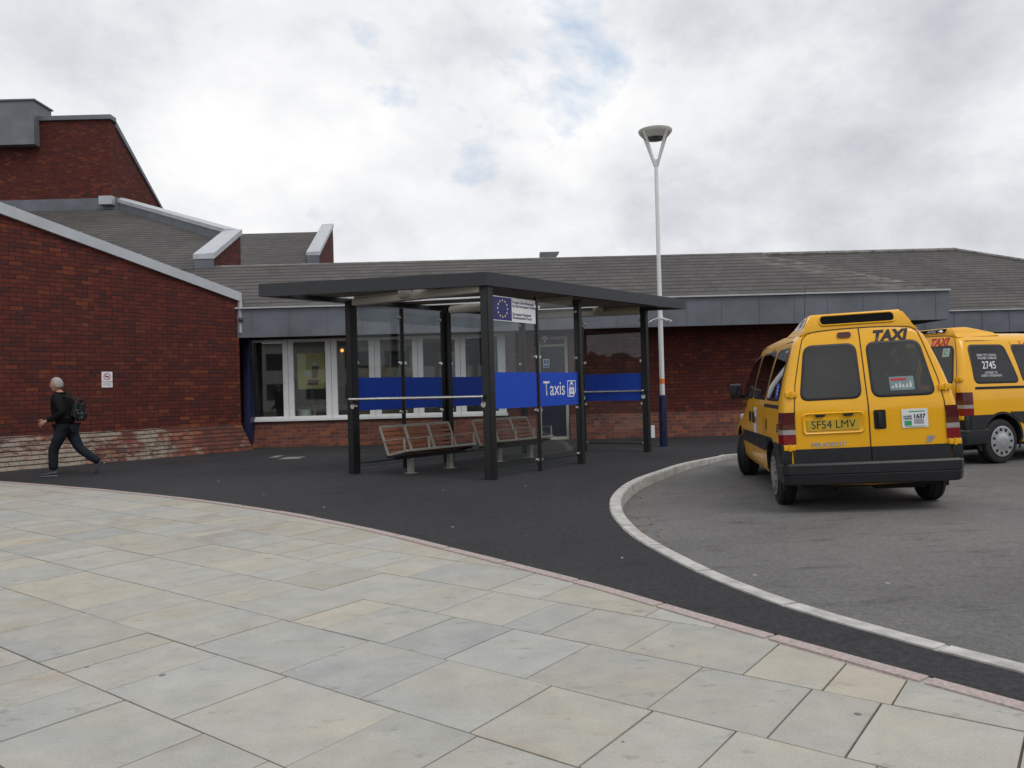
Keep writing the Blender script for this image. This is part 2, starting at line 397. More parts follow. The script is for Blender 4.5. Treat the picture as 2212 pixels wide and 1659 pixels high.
def link(name, me, mat, parent=None, smooth=35, local=False, loc=None, rot=None):
    if not local and parent is not None:
        me.transform(Matrix.Translation(-worldloc(parent)))
    if mat is not None:
        if len(me.materials): me.materials.clear()
        me.materials.append(mat)
    if smooth:
        for f in me.polygons: f.use_smooth = True
        me.set_sharp_from_angle(angle=R(smooth))
    o = bpy.data.objects.new(name, me); col.objects.link(o)
    if parent is not None: o.parent = parent
    if loc is not None: o.location = loc
    if rot is not None: o.rotation_euler = rot
    return o
def worldloc(o):
    v = Vector((0, 0, 0))
    while o is not None: v += o.location; o = o.parent
    return v
def tag(o, label=None, cat=None, group=None, kind=None):
    if label: o['label'] = label
    if cat: o['category'] = cat
    if group: o['group'] = group
    if kind: o['kind'] = kind
    return o
def empty(name, loc, label, cat, group=None, rot=(0, 0, 0)):
    o = bpy.data.objects.new(name, None); col.objects.link(o)
    o.location = loc; o.rotation_euler = rot; o.empty_display_size = 0.2
    return tag(o, label, cat, group)
def structure(o): o['kind'] = 'structure'; return o
def eval_mesh(o):
    dg = bpy.context.evaluated_depsgraph_get(); dg.update()
    return bpy.data.meshes.new_from_object(o.evaluated_get(dg), depsgraph=dg)

def text(name, body, mapf, mat, parent, size, align='CENTER', shear=0.0, bold=0.0, sx=1.0, local=True, line=1.0, thick=0.0):
    cu = bpy.data.curves.new('t', 'FONT'); cu.body = body; cu.size = size
    cu.align_x = align; cu.align_y = 'CENTER'; cu.shear = shear; cu.offset = bold; cu.space_line = line
    cu.resolution_u = 3
    o = bpy.data.objects.new('t', cu); col.objects.link(o); bpy.context.view_layer.update()
    me = eval_mesh(o); bpy.data.objects.remove(o); bpy.data.curves.remove(cu)
    for v in me.vertices: v.co = Vector(mapf(v.co.x * sx, v.co.y))
    return link(name, me, mat, parent, 0, local)

def rounded(pts, r, n=5):
    pts = [Vector((p[0], p[1])) for p in pts]; out = []
    for i, p in enumerate(pts):
        a = (pts[i - 1] - p); b = (pts[(i + 1) % len(pts)] - p)
        k = min(r, a.length * 0.49, b.length * 0.49)
        p0, p1 = p + a.normalized() * k, p + b.normalized() * k
        for j in range(n + 1):
            t = j / n
            out.append(p0 * (1 - t) ** 2 + p * 2 * t * (1 - t) + p1 * t * t)
    return out
def patch(mb, outline, mapf, step=0.08, thick=0.0):
    bm = bmesh.new()
    f = bm.faces.new([bm.verts.new((p[0], p[1], 0)) for p in outline])
    xs = [p[0] for p in outline]; ys = [p[1] for p in outline]
    for ax, lo, hi in ((0, min(xs), max(xs)), (1, min(ys), max(ys))):
        k = math.floor(lo / step) + 1
        while k * step < hi - 1e-4:
            co = [0, 0, 0]; no = [0, 0, 0]; co[ax] = k * step; no[ax] = 1
            bmesh.ops.bisect_plane(bm, geom=bm.verts[:] + bm.edges[:] + bm.faces[:], plane_co=co, plane_no=no, dist=1e-6)
            k += 1
    if thick:
        ret = bmesh.ops.extrude_face_region(bm, geom=bm.faces[:])
        for v in ret['geom']:
            if isinstance(v, bmesh.types.BMVert): v.co.z = 1.0
    vm = {}
    for v in bm.verts: vm[v] = mb.bm.verts.new(Vector(mapf(v.co.x, v.co.y, v.co.z * thick)))
    for f in bm.faces: mb.bm.faces.new([vm[v] for v in f.verts])
    bm.free()
def ribbon(mb, pts, w, mapf, closed=False, step=0.06):
    P = [Vector(p) for p in pts]
    if closed: P.append(P[0])
    fine = []
    for a, b in zip(P[:-1], P[1:]):
        n = max(1, int((b - a).length / step))
        fine += [a.lerp(b, i / n) for i in range(n)]
    fine.append(P[-1])
    vs = []
    for i, p in enumerate(fine):
        d = (fine[min(i + 1, len(fine) - 1)] - fine[max(i - 1, 0)])
        if closed and i in (0, len(fine) - 1): d = fine[1] - fine[-2]
        d.normalize(); n = Vector((-d.y, d.x)) * w / 2
        vs.append((mb.bm.verts.new(Vector(mapf(*(p + n), 0))), mb.bm.verts.new(Vector(mapf(*(p - n), 0)))))
    for a, b in zip(vs[:-1], vs[1:]): mb.bm.faces.new((a[0], b[0], b[1], a[1]))

def smoothline(pts, sub=6):
    P = [Vector(p) for p in pts]; P = [P[0] * 2 - P[1]] + P + [P[-1] * 2 - P[-2]]; out = []
    for i in range(1, len(P) - 2):
        for j in range(sub):
            t = j / sub; a, b, c, d = P[i - 1:i + 3]
            out.append(0.5 * (2 * b + (c - a) * t + (2 * a - 5 * b + 4 * c - d) * t * t + (3 * b - a - 3 * c + d) * t ** 3))
    out.append(P[-2]); return out
def offset(line, d):
    out = []
    for i, p in enumerate(line):
        t = (line[min(i + 1, len(line) - 1)] - line[max(i - 1, 0)]); t.normalize()
        out.append(p + Vector((-t.y, t.x)) * d)
    return out
#SECTION_SETTING
# ------------------------------------------------------------------ ground
mb = MB(); mb.face([(-1500, -1500, -0.6), (1500, -1500, -0.6), (1500, 1500, -0.6), (-1500, 1500, -0.6)])
structure(mb.build('ground', M['land'], smooth=0))

def xy(p): return Vector((p.x, p.y))
def road_z(X): return min(-0.02, -0.08 + 0.031 * (X - 2.87))

# kerb line, apron side, from the far right round the bend to the near right
KP = [(1585, 982), (1542, 988), (1471, 1002), (1423, 1017), (1371.5, 1035), (1341, 1052), (1322, 1070.7), (1316.5, 1088),
      (1320, 1110), (1337, 1134), (1371, 1164.5), (1456, 1213.5), (1556, 1261), (1706, 1317), (1946, 1388), (2212, 1459)]
kp = [xy(at(*p)) for p in KP]
kp = [Vector((30, 17.2)), Vector((14, 16.3)), Vector((7, 14.9))] + kp
d = (kp[-1] - kp[-2]).normalized(); kp += [kp[-1] + d * 2, kp[-1] + d * 5 + Vector((0.6, -1.2)), kp[-1] + d * 12 + Vector((3, -4))]
kl = smoothline(kp, 5)
ki = offset(kl, 0.14)
# pink granite edging between the stone paving and the asphalt
GP = [(0, 1040), (200, 1056), (400, 1076.5), (600, 1104), (800, 1142), (1000, 1190), (1106, 1216), (1306, 1267), (1506, 1325), (1706, 1381), (1906, 1436), (2212, 1519)]
gp = [xy(at(*p)) for p in GP]
d = (gp[0] - gp[1]).normalized(); gp = [gp[0] + d * 14, gp[0] + d * 6] + gp
d = (gp[-1] - gp[-2]).normalized(); gp += [gp[-1] + d * 3, gp[-1] + d * 12]
gl = smoothline(gp, 5)
gi = offset(gl, -0.10)

def strip(a, b, za, zb, mb):
    va = [mb.bm.verts.new((p.x, p.y, za(p))) for p in a]; vb = [mb.bm.verts.new((p.x, p.y, zb(p))) for p in b]
    for i in range(len(a) - 1): mb.bm.faces.new((va[i], va[i + 1], vb[i + 1], vb[i]))

# asphalt apron: one sheet with the kerb and the edging as its rims
mb = MB()
poly = [(p.x, p.y, 0.006) for p in kl] + [(p.x, p.y, 0.006) for p in reversed(gl)] + [(-30, gl[0].y, 0.006), (-30, 60, 0.006), (40, 60, 0.006), (40, kl[0].y, 0.006)]
mb.face(poly); bmesh.ops.triangulate(mb.bm, faces=mb.bm.faces[:])
structure(mb.build('footway', M['apron'], smooth=0))

# kerb stones
def stones(line, inner, name, mat, ztop, zbot, length, gap=0.008, label=None):
    mb = MB(); acc = 0; start = 0; n = len(line)
    def seg(i0, i1):
        q0 = [Vector(line[i]) for i in range(i0, i1 + 1)]; q1 = [Vector(inner[i]) for i in range(i0, i1 + 1)]
        for q in (q0, q1):
            a = (q[1] - q[0]).normalized() * gap / 2; b = (q[-1] - q[-2]).normalized() * gap / 2
            q[0] = q[0] + a; q[-1] = q[-1] - b
        poly = q0 + q1[::-1]
        zz = ztop + random.uniform(-0.002, 0.002)
        fs = mb.prism(poly, zbot, zz)
    # resample to about the stone length
    res, resi = [line[0]], [inner[0]]
    step = length / 3
    for i in range(1, n):
        while (line[i] - res[-1]).length > step:
            t = step / (line[i] - res[-1]).length
            pi = resi[-1].lerp(inner[i], t); res.append(res[-1].lerp(line[i], t)); resi.append(pi)
    line, inner = res, resi
    for i in range(0, len(line) - 3, 3): seg(i, i + 3)
    bmesh.ops.recalc_face_normals(mb.bm, faces=mb.bm.faces)
    ed = [e for e in mb.bm.edges if len(e.link_faces) == 2 and e.verts[0].co.z > zbot + 0.05 and e.verts[1].co.z > zbot + 0.05]
    bmesh.ops.bevel(mb.bm, geom=ed, offset=0.010, segments=2, affect='EDGES', clamp_overlap=True)
    return mb.build(name, mat, smooth=40)
kdense = smoothline(kp, 40)
k = stones(kdense, offset(kdense, 0.125), 'kerb', M['kerb'], 0.012, -0.35, 0.9)
structure(k)
gdense = smoothline(gp, 40)
structure(stones(gdense, offset(gdense, -0.10), 'edging_strip', M['pink'], 0.010, -0.1, 0.75, 0.003))

# road: cambered sheet inside the kerb
mb = MB()
rx = [-12 + 1.0 * i for i in range(72)]
ry = [-45 + 1.0 * i for i in range(64)]
inner = [(p.x, p.y) for p in offset(kl, 0.12)]
mb.face([(p[0], p[1], 0) for p in inner] + [(60, inner[-1][1], 0), (60, inner[0][1], 0)])
bm = mb.bm
bmesh.ops.triangulate(bm, faces=bm.faces[:])
for X in [1, 2, 3, 4, 4.8, 6]:
    bmesh.ops.bisect_plane(bm, geom=bm.verts[:] + bm.edges[:] + bm.faces[:], plane_co=(X, 0, 0), plane_no=(1, 0, 0), dist=1e-5)
for v in bm.verts: v.co.z = road_z(v.co.x)
structure(mb.build('road', M['road'], smooth=0))

# stone paving: rows of slabs of uneven length, laid on a sand bed
def pip(p, line):      # is p on the paving side of the edging
    best = None
    for a, b in zip(line[:-1], line[1:]):
        ab = b - a; t = max(0, min(1, (p - a).dot(ab) / ab.length_squared)); dd = (p - a - ab * t)
        if best is None or dd.length < best[0]: best = (dd.length, ab.x * (p.y - a.y) - ab.y * (p.x - a.x))
    return best[1] < 0 or best[0] < 0.8
rdir = Vector((0.801, -0.599)).normalized(); ndir = Vector((-rdir.y, rdir.x))
mb = MB(); lay = mb.bm.faces.layers.float_vector.new('slab')
for row in range(-16, 30):
    v0 = 1.649 + 0.546 * row; v1 = v0 + 0.546
    u = -22 + random.random()
    while u < 16:
        L = random.choice((0.26, 0.33, 0.39, 0.40, 0.42, 0.47, 0.53, 0.58, 0.70))
        cpt = rdir * (u + L / 2) + ndir * (v0 + 0.27)
        if -18 < cpt.x < 9 and -9 < cpt.y < 14 and pip(cpt, gl):
            g = random.uniform(0.0022, 0.0052)
            q = [rdir * a + ndir * b for a, b in ((u + g, v0 + g), (u + L - g, v0 + g), (u + L - g, v1 - g), (u + g, v1 - g))]
            q = [p + Vector((random.uniform(-1, 1), random.uniform(-1, 1))) * 0.0015 for p in q]
            z = random.uniform(-0.0012, 0.0012)
            tb_ = MB(); fs = tb_.hexa([(p.x, p.y, -0.03) for p in q], [(p.x, p.y, z) for p in q])
            near = min(range(len(gl) - 1), key=lambda k_: (gl[k_] - cpt).length); tg = (gl[near + 1] - gl[max(0, near - 1)]).normalized(); nn = Vector((-tg.y, tg.x))
            bmesh.ops.bisect_plane(tb_.bm, geom=tb_.bm.verts[:] + tb_.bm.edges[:] + tb_.bm.faces[:], plane_co=(*(gl[near] + nn * -0.0), 0), plane_no=(*nn, 0), clear_outer=True)
            vm_ = {v: mb.bm.verts.new(v.co) for v in tb_.bm.verts}; fs = [mb.bm.faces.new([vm_[v] for v in f.verts]) for f in tb_.bm.faces]; tb_.bm.free()
            c = Vector((random.random(), random.random(), random.random()))
            for f in fs: f[lay] = c
        u += L
ob = mb.build('pavement', M['stone'], smooth=0); structure(ob)
mb = MB(); mb.face([(p.x, p.y, -0.008) for p in gl] + [(gl[-1].x, -40, -0.008), (-34, -40, -0.008), (-34, gl[0].y, -0.008)])
bmesh.ops.triangulate(mb.bm, faces=mb.bm.faces[:])
structure(mb.build('pavement_bed', M['mortar'], smooth=0))

# wooded hills behind the viewer: they show dark in the taxi windows
mb = MB(); prev = None
for i in range(361):
    r = 75; ang = R(188 + i * 164 / 360)
    h = 5.0 + 0.5 * math.sin(i * 0.05) + 0.35 * math.sin(i * 0.23 + 1) + 0.3 * math.sin(i * 0.9) + random.uniform(-0.5, 0.5)
    p = [Vector((math.cos(ang) * rr, math.sin(ang) * rr, zz)) for rr, zz in ((r - 9, -0.5), (r - 5, h * 0.6), (r, h), (r + 8, h * 0.7), (r + 14, -0.5))]
    vs = [mb.bm.verts.new(q) for q in p]
    if prev:
        for k_ in range(4): mb.bm.faces.new((prev[k_], vs[k_], vs[k_ + 1], prev[k_ + 1]))
    prev = vs
structure(mb.build('hills', M['wood2'], smooth=60))

# the pale building across the forecourt: it is seen mirrored in the café windows and the shelter glass
ob_ = empty('office_building', (-10, -24, 0), 'pale flat roofed building seen mirrored in the station windows and shelter glass', 'building')
mb = MB(); mb.box(-30, 9, -34, -24, -0.3, 5.4); mb.box(-18, -6, -34, -23.2, 5.41, 7.2); mb.build('wall', M['officew'], ob_, smooth=0)
mb = MB(); mb.box(-30.3, 9.3, -34.3, -23.7, 5.4, 5.4 + 0.008); mb.build('roof', M['lead'], ob_, smooth=0)
for z0, z1 in ((0.9, 2.2), (3.3, 4.6)):
    for i in range(12):
        x0 = -29 + i * 3.15
        mb = MB(); mb.box(x0, x0 + 2.0, -24.02, -23.96, z0, z1); w_ = mb.build('window', M['officeg'], ob_, smooth=0)
mb = MB(); mb.box(-12, -9, -24.03, -23.95, 0, 2.5); mb.build('door', M['navy'], ob_, smooth=0)

# access covers in the asphalt, scraps and leaves
for i, (x0, x1, y0, y1, lab) in enumerate(((588, 607, 985, 989, 'small pale metal access cover in the asphalt nearest the brick plinth'),
                             (610, 652, 987.5, 992.5, 'long pale metal access cover in the asphalt left of the taxi shelter'))):
    p = [at(x0, y1, 0.006), at(x1, y1, 0.006), at(x1, y0, 0.006), at(x0, y0, 0.006)]
    c = sum(p, Vector()) / 4
    e = empty('access_cover', c, lab, 'cover')
    hw = (p[1] - p[0]).length / 2
    mb = MB(); mb.box(c.x - hw, c.x + hw, c.y - 0.26, c.y + 0.26, 0.003, 0.012); mb.build('frame', M['cover'], e)
    mb = MB(); mb.box(c.x - hw + 0.03, c.x + hw - 0.03, c.y - 0.23, c.y + 0.23, 0.006, 0.016); mb.build('lid', M['coverlid'], e)
mb = MB()
for i in range(46):
    k_ = random.randrange(20, 75); p = offset(kl, random.uniform(0.17, 0.42))[k_] + Vector((random.uniform(-.1, .1), random.uniform(-.1, .1)))
    z = road_z(p.x) + 0.005; a = random.random() * 6.28; L = random.uniform(0.012, 0.03)
    dx, dy = Vector((math.cos(a), math.sin(a))) * L, Vector((-math.sin(a), math.cos(a))) * L * 0.6
    mb.face([(*(p - dx), z), (*(p - dy), z + 0.006), (*(p + dx), z + 0.002), (*(p + dy), z + 0.008)])
tag(mb.build('fallen_leaves', M['leaf'], smooth=0), 'dry brown leaves lying along the foot of the kerb', 'leaves', kind='stuff')
mb = MB()
for x, y in ((1344, 1206), (570, 1068), (700, 1096), (978, 1139), (1135, 1050), (472, 1040)):
    p = at(x, y, 0.006); r = random.uniform(0.010, 0.017)
    mb.prism([(p.x + r * math.cos(a) * random.uniform(.6, 1.1), p.y + r * math.sin(a) * random.uniform(.6, 1.1)) for a in [i * 1.05 for i in range(6)]], 0.006, 0.012)
for x, y in ((1917, 1254), (1630, 1230)):
    p = at(x, y, -0.07); r = 0.018
    mb.prism([(p.x + r * math.cos(a), p.y + r * 0.8 * math.sin(a)) for a in [i * 1.05 for i in range(6)]], road_z(p.x), road_z(p.x) + 0.008)
tag(mb.build('paper_scraps', M['paper'], smooth=0), 'tiny pale scraps of litter scattered over the asphalt', 'litter', kind='stuff')

# ------------------------------------------------------------------ low station wing
YW, YF, YP = 19.35, 18.5, 19.08           # wall, fascia and plinth-foot planes
ZE0, ZE1 = 2.64, 3.31                      # fascia bottom, top
SL = 0.45                                  # roof slope
def roofz(Y, Y0=YF): return ZE1 + 0.03 + SL * (Y - Y0)
RP, RN = (0, YF, ZE1 + 0.03), Vector((0, -SL, 1)).normalized()
RP2, YB = (0, 24.3, ZE1 + 0.03), 24.3
st = empty('station_building', (2, YW, 0), 'long low brick station wing with slate roof and deep grey fascia behind the shelter', 'building')
xl = atY(512, 690, YF).x; xr = atY(2050, 660, YF).x
wx0, wx1 = atY(543, 850, YW).x, atY(1094, 850, YW).x
dx0, dx1 = atY(1163, 850, YW).x, atY(1228, 850, YW).x
zs0, zs1, zt = 0.62, 0.69, 2.63
mb = MB()
mb.box(xl - 1.5, wx0, YW, YW + 0.3, 0, 2.72)
mb.box(wx0, wx1, YW, YW + 0.3, 0, zs0)
mb.box(wx1, dx0, YW, YW + 0.3, 0, 2.72)
mb.box(dx0, dx1, YW, YW + 0.3, zt - 0.1, 2.72)
mb.box(dx1, xr - 0.8, YW, YW + 0.3, 0, 2.72)
mb.build('wall', M['brick'], st, smooth=0)
mb = MB()                                   # battered plinth
for a, b in ((xl - 1.0, dx0 - 0.02), (dx1 + 0.02, xr - 0.8)):
    mb.hexa([(a, YP, 0), (b, YP, 0), (b, YW + 0.05, 0), (a, YW + 0.05, 0)], [(a, YW - 0.035, 0.60), (b, YW - 0.035, 0.60), (b, YW + 0.05, 0.60), (a, YW + 0.05, 0.60)])
mb.build('plinth', M['brick_p'], st, smooth=0)
# fascia with standing seams, drip edge
mb = MB(); mb.box(xl, xr, YF, YF + 0.12, ZE0, ZE1)
mb.box(xr - 0.12, xr, YF + 0.12, 23.5, ZE0, ZE1)
mb.box(xl, xr - 0.12, YF + 0.12, YW + 0.3, ZE0 + 0.09, ZE0 + 0.13)     # soffit board
x = xl + 0.35
while x < xr:
    mb.box(x, x + 0.014, YF - 0.009, YF + 0.01, ZE0 + 0.002, ZE1 - 0.01); x += random.uniform(0.78, 0.9)
mb.build('fascia', M['lead'], st, smooth=0)
mb = MB(); mb.box(xl - 0.05, xr + 0.03, YF - 0.05, YF + 0.20, ZE1 + 0.002, ZE1 + 0.042)
mb.build('gutter_flashing', M['leadl'], st, smooth=0)
# slate roof with its hip on the right
YR = 22.0; ZR = roofz(YR); hx = xr - (YR - YF)
mb = MB(); RL = -17.0
def rp(x, Y, dz=0.0): return (x, Y, roofz(Y) + dz)
mb.face([rp(RL, YF - 0.06), rp(xr + 0.05, YF - 0.06), rp(hx, YR), rp(RL, YR)])
mb.face([(xr + 0.05, YF - 0.06, roofz(YF - 0.06)), (xr + 0.05, 25.6, roofz(YF - 0.06)), (hx, YR + 0.01, ZR)])
mb.face([(RL, YR, ZR), (hx, YR, ZR), (xr, 25.6, ZE1), (RL, 25.6, ZE1 + 0.2)])
mfr = slate('slate_front', (0.078, 0.072, 0.069), 0.30, hip=hx + YR - 2 - YW)
o = mb.build('roof', mfr, st, smooth=0)
mb = MB()
mb.tube((RL, YR, ZR - 0.005), (hx + 0.25, YR, ZR - 0.045), 0.045, n=8)
mb.build('ridge', M['hiptile'], st)
# windows: a strip of tall white casements
pane_px = [(541.7, 612), (635, 704), (729, 798), (823, 892), (915, 984), (1007, 1076)]
edges = [wx0] + [(atY(a[1], 820, YW).x + atY(b[0], 820, YW).x) / 2 for a, b in zip(pane_px[:-1], pane_px[1:])] + [wx1]
for i, (pa, pb) in enumerate(pane_px):
    e0, e1 = edges[i] + 0.004, edges[i + 1] - 0.004
    g0 = atY(pa, 820, YW).x + (0.06 if i == 0 else 0); g1 = atY(pb, 820, YW).x
    mb = MB(); y0, y1 = YW - 0.03, YW + 0.06
    mb.box(e0, g0, y0, y1, zs1, zt); mb.box(g1, e1, y0, y1, zs1, zt)
    mb.box(g0, g1, y0, y1, zs1, zs1 + 0.05); mb.box(g0, g1, y0, y1, zt - 0.06, zt)
    w = mb.bevel(0.006, 1).build('window', M['white'], st)
    mb = MB(); mb.box(g0 - 0.01, g1 + 0.01, YW + 0.01, YW + 0.022, zs1 + 0.03, zt - 0.05)
    p = mb.build('pane', M['winglass'], None, smooth=0); p.parent = w
    p.data.transform(Matrix.Translation(-worldloc(st)))
mb = MB(); mb.box(wx0 - 0.03, wx1 + 0.03, YW - 0.10, YW + 0.08, zs0, zs1 - 0.002); mb.bevel(0.008, 1).build('window_sill', M['white'], st)
# the café room behind the glass
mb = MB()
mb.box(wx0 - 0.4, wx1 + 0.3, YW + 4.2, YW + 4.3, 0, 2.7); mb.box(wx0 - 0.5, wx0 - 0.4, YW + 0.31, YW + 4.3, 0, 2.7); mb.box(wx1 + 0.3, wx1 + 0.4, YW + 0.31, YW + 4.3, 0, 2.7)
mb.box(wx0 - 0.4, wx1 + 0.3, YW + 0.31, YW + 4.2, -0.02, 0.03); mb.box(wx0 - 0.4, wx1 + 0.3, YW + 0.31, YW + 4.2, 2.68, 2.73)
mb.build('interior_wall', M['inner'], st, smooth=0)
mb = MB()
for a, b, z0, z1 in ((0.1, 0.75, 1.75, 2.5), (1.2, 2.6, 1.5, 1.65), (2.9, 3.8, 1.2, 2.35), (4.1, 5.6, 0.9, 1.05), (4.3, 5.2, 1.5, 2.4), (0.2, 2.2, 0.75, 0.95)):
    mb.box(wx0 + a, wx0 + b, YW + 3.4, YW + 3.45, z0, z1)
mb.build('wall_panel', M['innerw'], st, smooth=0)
# door in its pale frame
mb = MB(); fw = 0.07
mb.box(dx0, dx0 + fw, YW - 0.02, YW + 0.1, 0, zt - 0.1); mb.box(dx1 - fw, dx1, YW - 0.02, YW + 0.1, 0, zt - 0.1)
zdt = atY(1200, 746, YW).z
mb.box(dx0 + fw, dx1 - fw, YW - 0.02, YW + 0.1, zdt - 0.03, zdt + 0.03); mb.box(dx0 + fw, dx1 - fw, YW - 0.02, YW + 0.1, zt - 0.16, zt - 0.1)
mb.box(dx0, dx1, YW - 0.12, YW + 0.1, 0.002, 0.07)
df = mb.build('door_frame', M['beam'], st, smooth=0)
mb = MB(); mb.box(dx0 + fw, dx1 - fw, YW + 0.02, YW + 0.07, 0.072, zdt - 0.032); mb.box(dx0 + fw, dx1 - fw, YW + 0.03, YW + 0.06, zdt + 0.032, zt - 0.162)
dr = mb.build('door', M['door'], st, smooth=0)
mb = MB(); mb.tube((dx0 + 0.14, YW - 0.03, 0.95), (dx0 + 0.14, YW - 0.03, 1.25), 0.012); mb.tube((dx0 + 0.14, YW - 0.03, 0.98), (dx0 + 0.14, YW + 0.02, 0.98), 0.01); mb.tube((dx0 + 0.14, YW - 0.03, 1.22), (dx0 + 0.14, YW + 0.02, 1.22), 0.01)
h_ = mb.build('handle', M['steel'], None); h_.parent = dr; h_.data.transform(Matrix.Translation(-worldloc(st)))
# blue boxed downpipe in the corner
c0, c1 = atY(527, 830, YP - 0.03).x, atY(538, 830, YP - 0.03).x
mb = MB(); mb.hexa([(c0 + .02, YP - 0.16, 0.30), (c1 + 0.05, YP - 0.16, 0.14), (c1 + 0.05, YW, 0.14), (c0 + .02, YW, 0.30)],
                   [(c0 - 0.02, YW - 0.22, ZE0 + 0.08), (c1, YW - 0.22, ZE0 + 0.08), (c1, YW, ZE0 + 0.08), (c0 - 0.02, YW, ZE0 + 0.08)])
mb.build('downpipe', M['navy'], st, smooth=0)
mb = MB(); p = atY(1410, 935, YP - 0.05)
mb.box(p.x - 0.045, p.x + 0.045, YP - 0.09, YP + 0.02, 0.006, 0.30); mb.build('service_box', M['signw'], st, smooth=0)

# rooftop: metal vent cowl on the back ridge
# ------------------------------------------------------------------ back wing (higher roof behind)
bk = empty('rear_station_wing', (8, YB, 0), 'higher slate roofed wing of the station rising behind the low front wing', 'building')
pr = onplane(2065, 541, RP2, RN); pl = onplane(722, 562, RP2, RN)
YR2 = pr.y; ZR2 = pr.z; bx0 = pl.x - 1.5; bx1 = pr.x + (YR2 - YB) * 1.0
mb = MB()
mb.box(7.5, bx1 - 0.8, YB + 0.8, YB + 1.1, 0, 2.75); mb.build('wall', M['brick'], bk, smooth=0)
mb = MB(); mb.box(xr - 1.5, bx1, YB, YB + 0.12, ZE0, ZE1); mb.box(xr - 1.5, bx1, YB + 0.12, YB + 1.1, ZE0 + 0.09, ZE0 + 0.13)
x = xr - 1
while x < bx1: mb.box(x, x + 0.025, YB - 0.014, YB + 0.01, ZE0 + 0.002, ZE1 - 0.01); x += random.uniform(0.8, 0.95)
mb.build('fascia', M['lead'], bk, smooth=0)
mb = MB(); mb.box(xr - 1.5, bx1, YB - 0.05, YB + 0.2, ZE1 + 0.002, ZE1 + 0.042); mb.build('gutter_flashing', M['leadl'], bk, smooth=0)
mb = MB(); z0 = roofz(YB - 0.06, YB)
mb.face([(bx0, YB - 0.06, z0), (bx1, YB - 0.06, z0), (pr.x, YR2, ZR2), (bx0, YR2, ZR2 + 0.05)])
mb.face([(bx1, YB - 0.06, z0), (bx1, 2 * YR2 - YB, z0), (pr.x, YR2 + 0.01, ZR2)])
mb.face([(bx0, YR2, ZR2 + 0.05), (pr.x, YR2, ZR2), (bx1, 2 * YR2 - YB, z0), (bx0, 2 * YR2 - YB, z0)])
mb.build('roof', M['slate'], bk, smooth=0)
mb = MB(); mb.tube((bx0, YR2, ZR2 + 0.06), (pr.x, YR2, ZR2 + 0.02), 0.09, n=8)
mb.tube((pr.x, YR2, ZR2 + 0.02), (bx1, YB - 0.06, z0 + 0.02), 0.07, n=8); mb.build('ridge', M['hiptile'], bk)
a, b = atY(1166, 556, YR2 - 0.2), atY(1200, 545, YR2 - 0.2)
mb = MB(); w_ = b.x - a.x; zt_ = b.z
mb.extr([(a.x, YR2 - 0.35, a.z - 0.1), (b.x - 0.08, YR2 - 0.35, a.z - 0.1), (b.x + 0.14, YR2 - 0.35, zt_), (a.x, YR2 - 0.35, zt_)], (0, 0.6, 0))
mb.build('roof_vent', M['zinc'], bk, smooth=0)

# ------------------------------------------------------------------ the hall on the left: raking gable wall, saw-tooth parapets, tall tower
hall = empty('brick_hall', (-9, 16, 0), 'large red brick hall on the left with raking parapets and a tall tower', 'building')
g0, g1 = xy(at(0, 1020)), xy(at(540, 973.5))
wd = (g1 - g0).normalized(); wn_ = Vector((-wd.y, wd.x))            # away from the viewer
BAT = 0.42
org = g0 + wn_ * BAT
ang = math.atan2(wd.y, wd.x)
def wall_uv(px, py):      # picture point -> (along, height) on the gable wall
    p = onplane(px, py, (org.x, org.y, 0), (-wn_.x, -wn_.y, 0)); return ((xy(p) - org).dot(wd), p.z)
uR = wall_uv(517, 760)[0]
tL, tR = wall_uv(0, 462), wall_uv(507, 648)
sl = (tR[1] - tL[1]) / (tR[0] - tL[0])
uL = -5.5; topL = tL[1] + sl * (uL - tL[0]); topR = tL[1] + sl * (uR - tL[0])
mb = MB(); zb = wall_uv(300, 930)[1]; zb = 0.62
mb.extr([(uL, 0, 0), (uR, 0, 0), (uR, 0, topR), (uL, 0, topL)], (0, 0.35, 0))
mb.box(uR - 0.35, uR, 0.36, 2.6, 0, 3.2)
mloc = (org.x - hall.location.x, org.y - hall.location.y, 0)
gw = mb.build('gable_wall', M['brick'], hall, smooth=0, local=True, loc=mloc, rot=(0, 0, ang))
mb = MB()
uE = (g1 - g0).dot(wd)
mb.hexa([(uL, -BAT, 0), (uE + 0.1, -BAT, 0), (uR + 0.25, 0.2, 0), (uL, 0.2, 0)], [(uL, -0.03, 0.62), (uR - 0.02, -0.03, 0.62), (uR - 0.02, 0.2, 0.62), (uL, 0.2, 0.62)])
mb.build('plinth', M['brick_e'], hall, smooth=0, local=True, loc=mloc, rot=(0, 0, ang))
# lead-capped raking coping
mb = MB(); th = 0.20
a0 = Vector((uL, 0, topL)); a1 = Vector((uR + 0.05, 0, topR))
for zz0, zz1, y0, y1 in ((-0.012, th, -0.07, 0.42),):
    mb.hexa([(a0.x, y0, a0.z + zz0), (a1.x, y0, a1.z + zz0), (a1.x, y1, a1.z + zz0), (a0.x, y1, a0.z + zz0)],
            [(a0.x, y0, a0.z + zz1), (a1.x, y0, a1.z + zz1), (a1.x, y1, a1.z + zz1 + 0.03), (a0.x, y1, a0.z + zz1 + 0.03)])
n_ = 9
for i in range(1, n_):
    q = a0.lerp(a1, i / n_)
    mb.box(q.x, q.x + 0.02, -0.078, 0.42, q.z - 0.02, q.z + th + 0.012)
mb.box(uR - 0.02, uR + 0.055, -0.075, 0.35, topR - 0.75, topR - 0.012)
mb.build('coping', M['leadl'], hall, smooth=0, local=True, loc=mloc, rot=(0, 0, ang))

